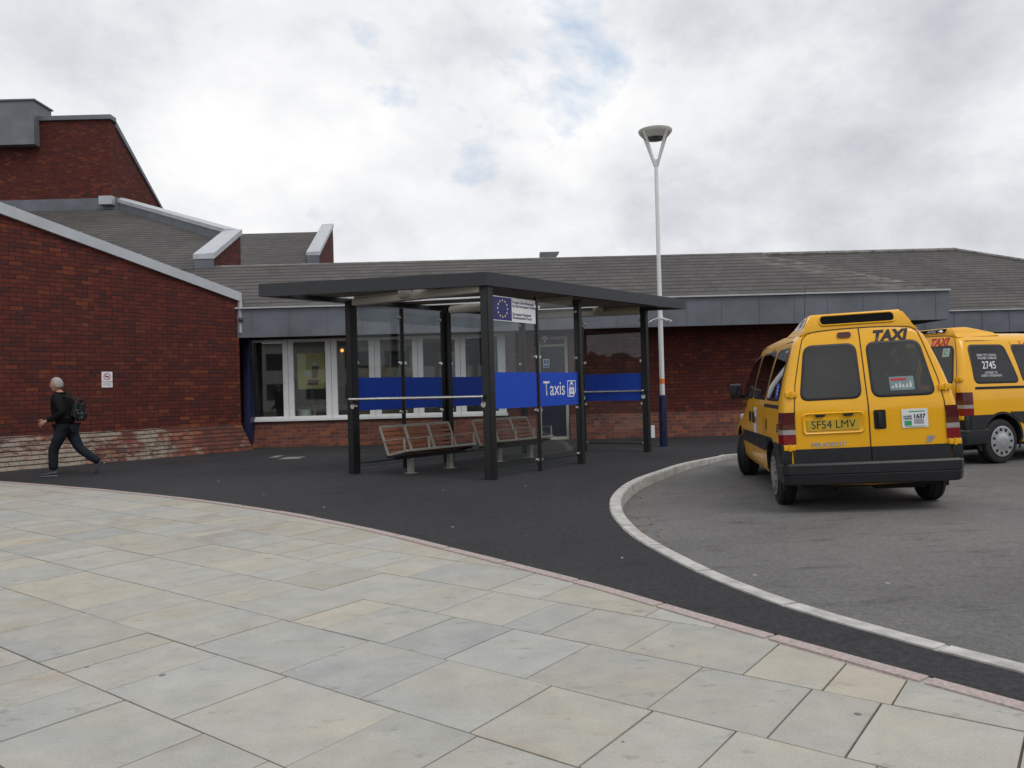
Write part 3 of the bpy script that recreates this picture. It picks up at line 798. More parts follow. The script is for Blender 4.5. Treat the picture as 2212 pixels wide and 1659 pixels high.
# saw-tooth slate roofs behind, each ending in a brick parapet with a pale coping
def P(px, py): return onplane(px, py, RP, RN)
def toothroof(poly, lab):
    mb = MB(); pts = [Vector(p) + Vector((0, 0, 0.03)) for p in poly]
    mb.hexa([Vector((p.x, p.y, p.z - 0.25)) for p in pts], pts)
    mb.build('slate_roof', M['slate'], hall, smooth=0)
A1, A2, A3 = P(232, 446), P(484, 524), P(421, 580)
def on(X, Y): return Vector((X, Y, roofz(Y)))
toothroof([on(-22, 21.7), on(A3.x, 21.7), A3, A2, A1, on(-24, A1.y)], '')
B1, B2 = onplane(697, 502, RP2, RN), onplane(664, 566, RP2, RN)
def on2(X, Y): return Vector((X, Y, roofz(Y, YB)))
toothroof([on2(-20, YB - 0.06), on2(B2.x, YB - 0.06), B2, B1, on2(-20, B1.y)], '')
def parapet(a, b, drop_to=3.0, hgt=0.32, w=0.55, side=1, cap0=0.0):
    a, b = Vector(a), Vector(b); d2 = (xy(b) - xy(a)).normalized(); n2 = Vector((d2.y, -d2.x)) * side   # outward
    i0, i1 = a, b
    def pt(p, off_, z): return Vector((p.x + n2.x * off_, p.y + n2.y * off_, z))
    mb = MB()   # brick below the coping
    mb.hexa([pt(a, 0.03, drop_to), pt(b, 0.03, drop_to), pt(b, w - 0.05, drop_to), pt(a, w - 0.05, drop_to)],
            [pt(a, 0.03, a.z + hgt - 0.02), pt(b, 0.03, b.z + hgt - 0.02), pt(b, w - 0.05, b.z + hgt - 0.02), pt(a, w - 0.05, a.z + hgt - 0.02)])
    # frame the mesh along the parapet so that the courses run true
    an = math.atan2(d2.y, d2.x)
    mb.bm.transform(Matrix.Rotation(-an, 4, 'Z') @ Matrix.Translation((-a.x, -a.y, 0)))
    mb.build('parapet_wall', M['brick'], hall, smooth=0, local=True, loc=(a.x - hall.location.x, a.y - hall.location.y, 0), rot=(0, 0, an))
    mb = MB()
    e = (b - a).normalized() * 0.05
    mb.hexa([pt(a - e, -0.03, a.z + hgt), pt(b + e, -0.03, b.z + hgt), pt(b + e, w, b.z + hgt), pt(a - e, w, a.z + hgt)],
            [pt(a - e, -0.03, a.z + hgt + 0.13), pt(b + e, -0.03, b.z + hgt + 0.13), pt(b + e, w, b.z + hgt + 0.16), pt(a - e, w, a.z + hgt + 0.16)])
    mb.build('coping', M['leadl'], hall, smooth=0)
    mb = MB()
    mb.hexa([pt(a, 0.0, a.z - 0.05), pt(b, 0.0, b.z - 0.05), pt(b, 0.028, b.z - 0.05), pt(a, 0.028, a.z - 0.05)],
            [pt(a, 0.0, a.z + hgt - 0.005), pt(b, 0.0, b.z + hgt - 0.005), pt(b, 0.028, b.z + hgt - 0.005), pt(a, 0.028, a.z + hgt - 0.005)])
    dd_ = (xy(b) - xy(a)).normalized(); b2 = Vector((b.x + dd_.x * 0.03, b.y + dd_.y * 0.03, b.z))
    mb.hexa([pt(b, 0.0, b.z - 0.25), pt(b, w - 0.03, b.z - 0.25), pt(b2, w - 0.03, b.z - 0.25), pt(b2, 0.0, b.z - 0.25)],
            [pt(b, 0.0, b.z + hgt - 0.004), pt(b, w - 0.03, b.z + hgt - 0.004), pt(b2, w - 0.03, b.z + hgt - 0.004), pt(b2, 0.0, b.z + hgt - 0.004)])
    mb.build('lead_upstand', M['lead'], hall, smooth=0)
parapet(A1, A2, 3.6, 0.30, 0.6, -1)
parapet(A2, A3, 3.6, 0.26, 0.55, -1)
parapet(B1, B2, 4.5, 0.26, 0.5, -1)
# back wall that closes the far saw-tooth
mb = MB(); q = onplane(721, 563, (0, B1.y + 1.2, 0), (0, 1, 0))
mb.extr([(B1.x + 0.45, B1.y + 0.1, 4.6), (B1.x + 0.45, B1.y + 0.1, B1.z + 0.22), (q.x, B1.y + 1.2, B1.z - 0.35), (q.x, B1.y + 1.2, 4.6)], (-0.3, 0.3, 0))
mb.build('tooth_wall', M['brick'], hall, smooth=0)

# tower
TY = A1.y - 0.6
tx = atY(240, 350, TY).x; ztop = atY(240, 258, TY).z; zlow = A1.z - 1.5
u = onplane(352, 462, (tx, 0, 0), (1, 0, 0)); 
mb = MB()
mb.extr([(tx, TY, 3), (tx, u.y + 1.2, 3), (tx, u.y + 1.2, u.z - 0.68), (tx, TY, ztop)], (-14, 0, 0))
mb.build('tower_wall', M['brick'], hall, smooth=0)
mb = MB(); sl2 = (u.z - ztop) / (u.y - TY)
mb.box(tx - 14, tx + 0.06, TY - 0.09, TY + 0.35, ztop + 0.003, ztop + 0.17)
mb.extr([(tx + 0.06, TY + 0.35, ztop + sl2 * 0.35 + 0.02), (tx + 0.06, u.y + 1.2, u.z - 0.66), (tx + 0.06, u.y + 1.2, u.z - 0.58), (tx + 0.06, TY + 0.35, ztop + 0.17 + sl2 * 0.2)], (-0.3, 0, 0))
mb.build('tower_coping', M['zinc'], hall, smooth=0)
p0, p1 = atY(76, 311, TY - 0.4), atY(76, 217, TY - 0.4)
pk = atY(102, 235, TY + 1.2)
mb = MB(); mb.box(p0.x - 8, p0.x - 0.03, TY - 0.4, TY - 0.06, p0.z, p1.z)
mb.box(p0.x - 8, p0.x - 0.03, TY - 0.06, TY + 0.75, ztop + 0.2, p1.z)
mb.build('plant_housing', M['zinc'], hall, smooth=0)
mb = MB(); mb.box(p0.x - 8, p0.x + 0.03, TY - 0.45, TY + 0.8, p1.z + 0.003, p1.z + 0.06); mb.build('housing_cap', M['lead'], hall, smooth=0)
mb = MB(); z = atY(150, 445, TY).z
mb.box(tx - 14, tx + 0.3, TY - 0.10, TY - 0.003, roofz(TY) - 0.2, z + 0.25); mb.build('lead_flashing', M['lead'], hall, smooth=0)
mb = MB(); mb.box(tx - 0.33, tx + 0.17, TY - 0.35, TY + 0.2, z - 0.05, z + 0.27); mb.build('coping_block', M['leadl'], hall, smooth=0)
#SECTION_OBJECTS
# ------------------------------------------------------------------ taxi shelter
A, B, C, D = Vector((-2.49, 12.3)), xy(at(1061, 1037)), xy(at(1256, 1002)), xy(at(1399, 977))
E, F, G, Hh = xy(at(975, 1002)), xy(at(878, 1012)), xy(at(1166, 1019)), xy(at(1264, 975))
D = B + (D - B); C = B.lerp(D, 0.502); G = B.lerp(C, 0.5)
I = xy(at(1135, 979)); ddir = (I - A).normalized(); E = A + ddir * (I - A).length * 0.5; F = A.lerp(E, 0.5); J = E.lerp(I, 0.5)
fdir = (D - B).normalized(); fn = Vector((fdir.y, -fdir.x))
ZU = 2.70; ZT = 2.885
sh = empty('taxi_shelter', (*((A + D) / 2), 0), 'dark grey steel and glass taxi shelter with a flat roof and blue glazing bands', 'shelter')
def post(p, w, d_, top=ZU):
    mb = MB(); x = d_ * w / 2; y = Vector((-d_.y, d_.x)) * w / 2
    mb.prism([p - x - y, p + x - y, p + x + y, p - x + y], 0.0, top)
    es = [e for e in mb.bm.edges if abs(e.verts[0].co.z - e.verts[1].co.z) > 1]
    bmesh.ops.bevel(mb.bm, geom=es, offset=0.008, segments=2, affect='EDGES')
    return mb.build('post', M['charcoal'], sh)
for p, w in ((A, 0.135), (B, 0.135), (D, 0.115), (E, 0.125), (C, 0.105), (I, 0.105)):
    post(p, w, fdir)
for p in (G, F, J): post(p, 0.055, fdir, ZU - 0.05)
post(Hh, 0.06, fdir, 2.45); post(E - ddir * 0.11, 0.05, fdir, ZU - 0.05)
# roof: parallelogram tray with a deep fascia
n0 = xy(at(1052, 616, ZU)); l0 = xy(at(559, 641, ZU)); r0 = xy(at(1481, 668, ZU))
b0 = r0 + (l0 - n0)
quad = [l0, n0, r0, b0]
def inset(q, d_):
    out = []
    c = sum(q, Vector((0, 0))) / 4
    for i in range(4):
        a, b, e = q[i - 1], q[i], q[(i + 1) % 4]
        t1 = (b - a).normalized(); t2 = (e - b).normalized()
        n1, n2 = Vector((-t1.y, t1.x)), Vector((-t2.y, t2.x))
        if n1.dot(c - b) < 0: n1 = -n1
        if n2.dot(c - b) < 0: n2 = -n2
        den = 1 + n1.dot(n2)
        out.append(b + (n1 + n2) * d_ / den)
    return out
qi = inset(quad, 0.10)
mb = MB()
for i in range(4):
    j = (i + 1) % 4
    mb.prism([quad[i], quad[j], qi[j], qi[i]], ZU, ZT)
mb.build('fascia', M['fasciam'], sh, smooth=0)
# ceiling: opaque boards with milky rooflights between them
def lerpq(q, s, t): return q[0].lerp(q[1], t).lerp(q[3].lerp(q[2], t), s)   # s along length, t across
qi2 = inset(quad, 0.102)
op, mk = MB(), MB()
cells = [(0.0, 0.06, 0), (0.06, 0.10, 1), (0.10, 0.21, 0), (0.21, 0.26, 1), (0.26, 0.37, 0), (0.37, 0.42, 1), (0.42, 0.54, 0), (0.54, 0.58, 1), (0.58, 0.72, 0), (0.72, 0.76, 1), (0.76, 0.90, 0), (0.90, 0.94, 1), (0.94, 1.0, 0)]
for s0, s1, k_ in cells:
    for t0, t1 in ((0.0, 0.26), (0.26, 0.62), (0.62, 1.0)):
        if k_ and t0 < 0.3:
            kk = 1
        else: kk = 0
        c_ = [lerpq(qi2, s0, t0), lerpq(qi2, s0, t1), lerpq(qi2, s1, t1), lerpq(qi2, s1, t0)]
        (mk if kk else op).prism(c_, ZU + 0.07, ZU + 0.09)
cp = op.build('ceiling', M['ceil'], sh, smooth=0)
mk.build('rooflight', M['sky_panel'], sh, smooth=0)
# cross beams and the pale purlins
for a, b in ((A, B), (E, C), (I, D)):
    d_ = (b - a).normalized()
    mb = MB(); mb.bar((*(a + d_ * 0.09), ZU - 0.03), (*(b - d_ * 0.075), ZU - 0.03), 0.16, 0.10)
    mb.bar((*(a + d_ * 0.09), ZU + 0.035), (*(b - d_ * 0.075), ZU + 0.035), 0.06, 0.06)
    mb.bevel(0.012, 2).build('beam', M['beam'], sh)
for s, t in ((0.10, 0.5), (0.55, 0.5), (0.93, 0.6)):
    p = lerpq(qi2, s, t); mb = MB(); mb.lathe([(0.03, ZU - 0.06), (0.085, ZU - 0.05), (0.10, ZU - 0.01), (0.10, ZU + 0.065)], (p.x, p.y, 0), n=20)
    mb.build('ceiling_light', M['beam'], sh)
# glazing
BZ0, BZ1 = 0.985, 1.505
CLZ = (0.18, 0.93, 1.74, 2.50)
def panel(a, b, z0=0.08, z1=2.58, g0=0.04, g1=0.04, band=True, clamps=True, rail=True, push=0.0):
    d_ = (b - a).normalized(); n2 = Vector((d_.y, -d_.x))
    p, q = a + d_ * g0, b - d_ * g1
    def slab(p, q, z0, z1, t0, t1):
        mb = MB(); mb.prism([p + n2 * t0, q + n2 * t0, q + n2 * t1, p + n2 * t1], z0, z1); return mb
    gpn = slab(p, q, z0, z1, -0.005, 0.005).build('glass_panel', M['glass'], sh, smooth=0)
    if band:
        bd = slab(p + d_ * 0.004, q - d_ * 0.004, BZ0, BZ1, 0.007, 0.009).build('blue_band', M['blue'], None, smooth=0)
        bd.parent = gpn; bd.data.transform(Matrix.Translation(-worldloc(sh)))
    if clamps:
        for e_, s in ((p, 1), (q, -1)):
            for z in CLZ:
                c_ = e_ + d_ * 0.012 * s
                mb = MB(); mb.tube((*(c_ - n2 * 0.022), z), (*(c_ + n2 * 0.022), z), 0.026, n=14)
                mb.bar((*(c_ - d_ * 0.012 * s), z), (*(c_ - d_ * 0.05 * s), z), 0.02, 0.02)
                mb.build('clamp', M['steel'], sh)
    if rail:
        mb = MB(); mb.bar((*(p - d_ * 0.0), 0.16), (*(q + d_ * 0.0), 0.16), 0.012, 0.018)
        bmesh.ops.translate(mb.bm, verts=mb.bm.verts, vec=(-n2.x * 0.013, -n2.y * 0.013, 0))
        mb.build('bottom_rail', M['charcoal'], sh, smooth=0)
    return gpn, d_, n2, p, q
pBG = panel(B, G, g0=0.08); pGC = panel(G, C, g1=0.065)
panel(A, F, g0=0.08); panel(F, E - ddir * 0.11); panel(E, J, g0=0.075); panel(J, I, g1=0.065)
panel(Hh, D, g1=0.065, z1=2.42)
# leaning rails on brackets
def rail(a, b, z, push):
    d_ = (b - a).normalized(); n2 = Vector((d_.y, -d_.x)) * push
    p, q = a + n2, b + n2
    mb = MB(); mb.tube((*p, z), (*q, z), 0.021, n=14)
    for e_, base in ((p + d_ * 0.03, a + d_ * 0.03), (q - d_ * 0.03, b - d_ * 0.03)):
        mb.ball((*e_, z), 0.026)
        mb.path([(*e_, z), (*(e_ * 0.6 + base * 0.4), z - 0.09), (*base, z - 0.11)], 0.012)
        mb.tube((*(base + n2.normalized() * 0.0), z - 0.11), (*(base + n2.normalized() * 0.075), z - 0.11), 0.04, n=14)
    mb.build('lean_rail', M['steel'], sh)
rail(A + (B - A).normalized() * 0.02, B - (B - A).normalized() * 0.02, 1.165, 0.11)
rail(Hh, D, 1.165, 0.11)
# Taxis lettering and pictogram on the second pane
gpn, d_, n2, p, q = pGC
zc = (BZ0 + BZ1) / 2
def onpane(base, off_):
    def f(x, y, z=0): v = base + d_ * x + n2 * (off_ + z); return (v.x - sh.location.x, v.y - sh.location.y, zc + y)
    return f
Lp = (q - p).length
t_ = text('taxis_lettering', 'Taxis', onpane(p + d_ * (0.085 * Lp), 0.0105), M['lettw'], gpn, 0.315, align='LEFT', sx=0.93, bold=0.001)
pic = p + d_ * (0.82 * Lp); mp = onpane(pic, 0.0105)
mb = MB(); hw, hh = 0.118, 0.125
out_ = [(-hw, -hh), (hw - 0.07, -hh), (hw, -hh + 0.09), (hw, hh), (-hw, hh)]
ribbon(mb, out_, 0.020, mp, closed=True, step=0.5)
cab = [(-0.075, -0.115), (-0.045, -0.115), (-0.045, -0.085), (0.045, -0.085), (0.045, -0.115), (0.075, -0.115), (0.078, 0.0), (0.058, 0.02), (0.05, 0.075), (0.03, 0.088), (0.03, 0.11), (-0.03, 0.11), (-0.03, 0.088), (-0.05, 0.075), (-0.058, 0.02), (-0.078, 0.0)]
patch(mb, cab, mp, 1.0)
pm = mb.build('taxi_pictogram', M['lettw'], gpn, smooth=0, local=True)
mp2 = onpane(pic, 0.0118); mb = MB()
patch(mb, [(-0.043, 0.022), (0.043, 0.022), (0.036, 0.068), (-0.036, 0.068)], mp2, 1.0)
patch(mb, [(-0.028, -0.055), (-0.012, -0.055), (-0.012, -0.005), (-0.028, -0.005)], mp2, 1.0)
patch(mb, [(0.012, -0.055), (0.028, -0.055), (0.028, -0.005), (0.012, -0.005)], mp2, 1.0)
mb.build('taxi_pictogram', M['blue'], gpn, smooth=0, local=True)

# funding sign on the first pane
gpn, d_, n2, p, q = pBG
Ls = (q - p).length
za, zb_ = 2.235, 2.585
so = p + d_ * (Ls / 2 - 0.01) + n2 * 0.03
sg = empty('funding_sign', (so.x, so.y, (za + zb_) / 2), 'white and blue European Union funding sign with twelve stars on the shelter glass', 'sign')
def onsign(off_):
    def f(x, y, z=0): v = d_ * x + n2 * (off_ + z); return (v.x, v.y, y)
    return f
hw, hh = Ls / 2 - 0.015, (zb_ - za) / 2
mb = MB(); patch(mb, [(-hw, -hh), (hw, -hh), (hw, hh), (-hw, hh)], onsign(-0.006), 5, 0.01); mb.build('board', M['signw'], sg, smooth=0, local=True)
fx0, fx1 = -hw + 0.012, -hw + 2 * hw * 0.43
mb = MB(); patch(mb, [(fx0, -hh + 0.012), (fx1, -hh + 0.012), (fx1, hh - 0.012), (fx0, hh - 0.012)], onsign(0.006), 5); fl = mb.build('flag', M['eub'], sg, smooth=0, local=True)
mb = MB(); fc = (fx0 + fx1) / 2; sx_ = 0.118
for i in range(12):
    a = i * math.pi / 6; cx, cy = fc + sx_ * math.sin(a), sx_ * math.cos(a)
    patch(mb, [(cx + (0.022 if k_ % 2 == 0 else 0.009) * math.sin(k_ * math.pi / 5), cy + (0.022 if k_ % 2 == 0 else 0.009) * math.cos(k_ * math.pi / 5)) for k_ in range(10)], onsign(0.008), 1)
mb.build('star', M['star'], sg, smooth=0, local=True)
ms = onsign(0.008)
text('lettering', 'Project Part-Financed\nby the European Union', lambda x, y: ms(fx1 + 0.018 + x, y + 0.085), M['eub'], sg, 0.058, 'LEFT', bold=0.0008, sx=(hw - fx1 - 0.03) / 0.54, line=0.9)
text('lettering', 'European Regional\nDevelopment Fund', lambda x, y: ms(fx1 + 0.018 + x, y - 0.085), M['eub'], sg, 0.058, 'LEFT', bold=0.0008, sx=(hw - fx1 - 0.03) / 0.54, line=0.9)

# ------------------------------------------------------------------ benches
def make_bench(origin, label):
    # local: x along the bench, y towards the sitters' front
    e = empty('bench', origin, label, 'bench', 'three seat benches inside the shelter', (0, 0, math.atan2(ddir.y, ddir.x)))
    SW = 0.50; y = lambda f: -f
    for i in range(3):
        x0, x1 = i * SW + 0.012, (i + 1) * SW - 0.012
        bb, bt = Vector((0, 0.02, 0.29)), Vector((0, 0.21, 0.725))
        fr = MB(); s_ = 0.030
        for xx in (x0, x1): fr.bar((xx, bb.y, bb.z), (xx, bt.y, bt.z), s_, s_, (1, 0, 0))
        fr.bar((x0, bt.y, bt.z), (x1, bt.y, bt.z), s_, 0.045); fr.bar((x0, bb.y, bb.z), (x1, bb.y, bb.z), s_, s_)
        b_ = fr.bevel(0.004, 1).build('backrest', M['benchm'], e, local=True)
        sl_ = MB()
        for k_ in range(6):
            t = (k_ + 0.62) / 6.25; c_ = bb.lerp(bt, t)
            dv = (bt - bb).normalized(); h_ = 0.060
            sl_.bar((x0 + 0.016, c_.y, c_.z), (x1 - 0.016, c_.y, c_.z), 0.018, h_, dv)
        so_ = sl_.bevel(0.004, 1).build('slat', M['wood'], None, local=True); so_.parent = b_
        # seat
        fr = MB(); sf, sb = Vector((0, -0.42, 0.385)), Vector((0, 0.0, 0.30))
        for xx in (x0, x1): fr.bar((xx, sf.y, sf.z), (xx, sb.y, sb.z), s_, 0.034)
        fr.bar((x0, sf.y, sf.z), (x1, sf.y, sf.z), 0.03, 0.034)
        s2 = fr.bevel(0.004, 1).build('seat', M['benchm'], e, local=True)
        sl_ = MB(); dv = (sf - sb).normalized()
        for k_ in range(5):
            c_ = sb.lerp(sf, (k_ + 0.6) / 5.3); sl_.bar((x0 + 0.016, c_.y, c_.z), (x1 - 0.016, c_.y, c_.z), 0.066, 0.018, (0, 0, 1))
        so_ = sl_.bevel(0.004, 1).build('slat', M['wood'], None, local=True); so_.parent = s2
    for i in range(4):
        x0 = i * SW; mb = MB()
        mb.bar((x0, 0.12, 0.515), (x0, -0.36, 0.565), 0.03, 0.014); mb.bar((x0, -0.36, 0.57), (x0, -0.37, 0.375), 0.03, 0.022, (0, 1, 0))
        mb.build('armrest', M['benchm'], e, local=True)
    mb = MB(); mb.bar((-0.02, -0.12, 0.262), (3 * SW + 0.02, -0.12, 0.262), 0.07, 0.055)
    for xx in (0.02, 3 * SW - 0.02): mb.bar((xx, -0.35, 0.33), (xx, 0.05, 0.265), 0.04, 0.03)
    mb.build('support_beam', M['trim'], e, local=True)
    for xx in (0.33, 1.18):
        mb = MB(); mb.box(xx - 0.04, xx + 0.04, -0.16, -0.08, 0.008, 0.24); mb.box(xx - 0.08, xx + 0.08, -0.20, -0.04, 0.0, 0.009); mb.bevel(0.003, 1)
        mb.build('leg', M['benchm'], e, local=True)
    return e
bs = xy(at(840, 985, 0.29))
make_bench((bs.x, bs.y, 0), 'three seat slatted bench nearer the open left end of the shelter')
bs2 = bs + ddir * 2.05
make_bench((bs2.x, bs2.y, 0), 'three seat slatted bench deeper inside the shelter behind the corner post')

# ------------------------------------------------------------------ lamp post
lp = at(1434, 965)
lm = empty('lamp_post', (lp.x, lp.y, 0), 'tall slim white lamp post with a bowl head and blue base beside the shelter', 'lamp post')
def ztop_at(y): return atY(1425, y, lp.y).z
zb1, zn = ztop_at(853), ztop_at(345)
zr = ztop_at(285)
mb = MB(); mb.lathe([(0.082, 0.0), (0.082, zb1 - 0.02), (0.06, zb1)], n=20); mb.build('base', M['navy'], lm, local=True)
mb = MB(); mb.box(-0.03, 0.03, -0.088, -0.07, 0.55, 0.95); mb.build('access_door', M['navy'], lm, local=True, smooth=0)
mb = MB(); mb.lathe([(0.052, zb1 - 0.01), (0.050, 2.4), (0.042, 4.0), (0.038, zn)], n=16); mb.build('pole', M['whitem'], lm, local=True)
mb = MB(); mb.lathe([(0.0545, ztop_at(829)), (0.0545, ztop_at(818))], n=16); mb.build('orange_band', M['orange'], lm, local=True)
zc_ = ztop_at(692)
mb = MB()
for a in (20, 110, 160, 200, 290, 340):
    c_, s_ = math.cos(R(a)), math.sin(R(a)); mb.tube((0.045 * c_, 0.045 * s_, zc_ + 0.05), (0.2 * c_, 0.2 * s_, zc_ + 0.0), 0.008, n=6)
    mb.tube((0.2 * c_, 0.2 * s_, zc_), (0.24 * c_, 0.24 * s_, zc_ - 0.035), 0.008, n=6)
mb.lathe([(0.058, zc_ + 0.02), (0.058, zc_ + 0.08)], n=14); mb.lathe([(0.07, zc_ + 0.42), (0.07, zc_ + 0.45)], n=14)
mb.build('bracket', M['whitem'], lm, local=True)
for k_ in range(4):
    a = R(35 + 90 * k_); c_, s_ = math.cos(a), math.sin(a)
    mb = MB(); mb.bar((0.03 * c_, 0.03 * s_, zn - 0.12), (0.32 * c_, 0.32 * s_, zr - 0.02), 0.02, 0.06, (c_, s_, 0.4)); mb.build('strut', M['whitem'], lm, local=True)
mb = MB()
mb.lathe([(0.22, zr - 0.14), (0.31, zr - 0.05), (0.345, zr), (0.345, zr + 0.03), (0.0001, zr + 0.09)], n=40, close=False)
bw = mb.build('bowl', simple('bowl_grey', (0.5, 0.51, 0.48), 0.4), lm, local=True)
mb = MB(); mb.lathe([(0.0001, zr - 0.172), (0.13, zr - 0.166), (0.22, zr - 0.142)], n=32, close=False); mb.build('lens', simple('lens_dark', (0.06, 0.07, 0.06), 0.15), lm, local=True)

# ------------------------------------------------------------------ wall signs
def wall_sign(name, loc, rz, label, cat): return empty(name, loc, label, cat, None, (0, 0, rz))
u0, zc0 = wall_uv(219.5, 837); u1, zc1 = wall_uv(242, 803)
cs = org + wd * ((u0 + u1) / 2) - wn_ * 0.004
ns = wall_sign('no_smoking_sign', (cs.x, cs.y, (zc0 + zc1) / 2), ang, 'small white no smoking notice on the left brick wall', 'sign')
w_, h_ = (u1 - u0) / 2, (zc1 - zc0) / 2
def flat(off_): return lambda x, y, z=0: (x, -off_ - z, y)
mb = MB(); patch(mb, [(-w_, -h_), (w_, -h_), (w_, h_), (-w_, h_)], flat(0.0), 5, 0.008); mb.build('board', M['signw'], ns, smooth=0, local=True)
mb = MB(); r_ = w_ * 0.6; cy = h_ * 0.38
ribbon(mb, [(r_ * math.cos(R(a)), cy + r_ * math.sin(R(a))) for a in range(0, 360, 12)], r_ * 0.2, flat(0.0105), True, 1)
ribbon(mb, [(-r_ * 0.68, cy + r_ * 0.68), (r_ * 0.68, cy - r_ * 0.68)], r_ * 0.2, flat(0.0105), False, 1)
mb.build('ban_symbol', M['red'], ns, smooth=0, local=True)
mb = MB(); patch(mb, [(-r_ * 0.6, cy - 0.012), (r_ * 0.55, cy - 0.012), (r_ * 0.55, cy + 0.012), (-r_ * 0.6, cy + 0.012)], flat(0.0095), 5); mb.build('cigarette', M['lettb'], ns, smooth=0, local=True)
text('lettering', 'No smoking', lambda x, y: (x, -0.0095, y - h_ * 0.27), M['red'], ns, 0.042, bold=0.0006)
mb = MB()
for k_ in range(3): patch(mb, [(-w_ * 0.75, -h_ * (0.5 + 0.13 * k_)), (w_ * 0.75, -h_ * (0.5 + 0.13 * k_)), (w_ * 0.75, -h_ * (0.5 + 0.13 * k_) + 0.008), (-w_ * 0.75, -h_ * (0.5 + 0.13 * k_) + 0.008)], flat(0.0095), 5)
mb.build('small_print', M['grey'], ns, smooth=0, local=True)
# blue mandatory sign on the door
pd = atY(1180, 785, YW + 0.015)
ms_ = wall_sign('mandatory_sign', (pd.x, YW + 0.012, pd.z), 0, 'small white notice with a blue exclamation disc on the dark door', 'sign')
mb = MB(); patch(mb, [(-0.075, -0.11), (0.075, -0.11), (0.075, 0.11), (-0.075, 0.11)], flat(0), 5, 0.006); mb.build('board', M['signw'], ms_, smooth=0, local=True)
mb = MB(); patch(mb, [(0.064 * math.cos(R(a)), 0.032 + 0.064 * math.sin(R(a))) for a in range(0, 360, 15)], flat(0.0075), 5); patch(mb, [(-0.07, -0.10), (0.07, -0.10), (0.07, -0.045), (-0.07, -0.045)], flat(0.0075), 5); mb.build('disc', M['cyan'], ms_, smooth=0, local=True)
text('exclamation_mark', '!', lambda x, y: (x, -0.009, y + 0.03), M['lettw'], ms_, 0.13, bold=0.004)
# pictogram plate above the door
pd = atY(1177, 733, YW - 0.03)
ps = wall_sign('pictogram_sign', (pd.x, YW - 0.022, pd.z), 0, 'square dark plate with a pale umbrella-like symbol above the dark door', 'sign')
mb = MB(); patch(mb, [(-0.13, -0.13), (0.13, -0.13), (0.13, 0.13), (-0.13, 0.13)], flat(0), 5, 0.008); mb.build('board', M['cover'], ps, smooth=0, local=True)
mb = MB(); patch(mb, [(0.085 * math.cos(R(a)), 0.01 + 0.075 * math.sin(R(a))) for a in range(0, 181, 15)] + [(-0.03, -0.01), (-0.012, 0.0), (-0.012, -0.08), (0.012, -0.08), (0.012, 0.0), (0.03, -0.01)], flat(0.0095), 5)
mb.build('symbol', M['signw'], ps, smooth=0, local=True)
# little dome camera at the end of the fascia
pc = atY(516, 691, YF)
cc = empty('security_camera', (pc.x + 0.05, YF, pc.z), 'tiny black dome camera on the left end of the grey fascia', 'camera')
mb = MB(); mb.box(-0.05, 0.05, -0.05, -0.002, -0.03, 0.05); mb.build('housing', M['cover'], cc, smooth=0, local=True)
mb = MB(); mb.ball((0.0, -0.06, -0.02), 0.038); mb.build('lens', M['lettb'], cc, local=True)

# things inside the café window
pa, pb = atY(644, 841, YW + 0.14), atY(701, 762, YW + 0.14)
po = empty('drink_poster', ((pa.x + pb.x) / 2, YW + 0.14, (pa.z + pb.z) / 2), 'yellow poster of an iced drink hanging in the second café window', 'poster')
w_, h_ = (pb.x - pa.x) / 2, (pb.z - pa.z) / 2
mb = MB(); patch(mb, [(-w_, -h_), (w_, -h_), (w_, h_), (-w_, h_)], flat(0), 5, 0.01); mb.build('sheet', M['poster'], po, smooth=0, local=True)
mb = MB(); patch(mb, [(0.03, -0.18), (0.14, -0.18), (0.19, 0.12), (0.02, 0.12)], flat(0.012), 5); patch(mb, [(-0.08, -0.34), (0.16, -0.34), (0.20, -0.22), (-0.1, -0.22)], flat(0.0115), 5); mb.build('printed_cup', M['cup'], po, smooth=0, local=True)
mb = MB(); patch(mb, [(0.0, 0.125), (0.21, 0.125), (0.17, 0.22), (0.04, 0.22)], flat(0.012), 5); patch(mb, [(-0.18, -0.12), (-0.02, -0.12), (-0.02, 0.02), (-0.18, 0.02)], flat(0.0115), 5)
ribbon(mb, [(-0.3 + 0.35 * i / 9, 0.28 + 0.06 * math.sin(i * 1.5)) for i in range(10)], 0.018, flat(0.012))
ribbon(mb, [(-0.12 + 0.24 * i / 5, -h_ + 0.05) for i in range(6)], 0.03, flat(0.012)); mb.build('printed_cream', M['innerw'], po, smooth=0, local=True)
mb = MB(); mb.box(-w_ * 0.08, w_ * 0.08, 0.0, 0.02, -(pa.z + pb.z) / 2 + 0.03, -h_); mb.build('stand', M['trim'], po, smooth=0, local=True)
pt = atY(659, 890, YW + 0.3)
tb = empty('white_tub', (pt.x, YW + 0.45, 0.03), 'round white tub standing at the foot of the drink poster', 'tub')
mb = MB(); mb.lathe([(0.20, 0.0), (0.24, 0.80), (0.25, 0.84), (0.23, 0.845)], n=28); mb.build('body', M['white'], tb, local=True)
mb = MB(); mb.lathe([(0.228, 0.846), (0.2, 0.86), (0.001, 0.862)], n=28, close=False); mb.build('rim', M['innerw'], tb, local=True)
pt = atY(739, 757, YW + 0.9)
wl = empty('wall_lamp', (pt.x, YW + 0.9, pt.z), 'small lit orange lamp hanging inside the third café window', 'lamp')
mb = MB(); mb.ball((0, 0, 0), 0.045); mb.build('bulb', M['lampglow'], wl, local=True)
mb = MB(); mb.lathe([(0.075, -0.24), (0.06, -0.06)], n=16); mb.build('lamp_holder', M['poster'], wl, local=True)
mb = MB(); mb.tube((0, 0, 0.04), (0, 0, 2.68 - pt.z), 0.006, n=6); mb.build('cord', M['trim'], wl, local=True)
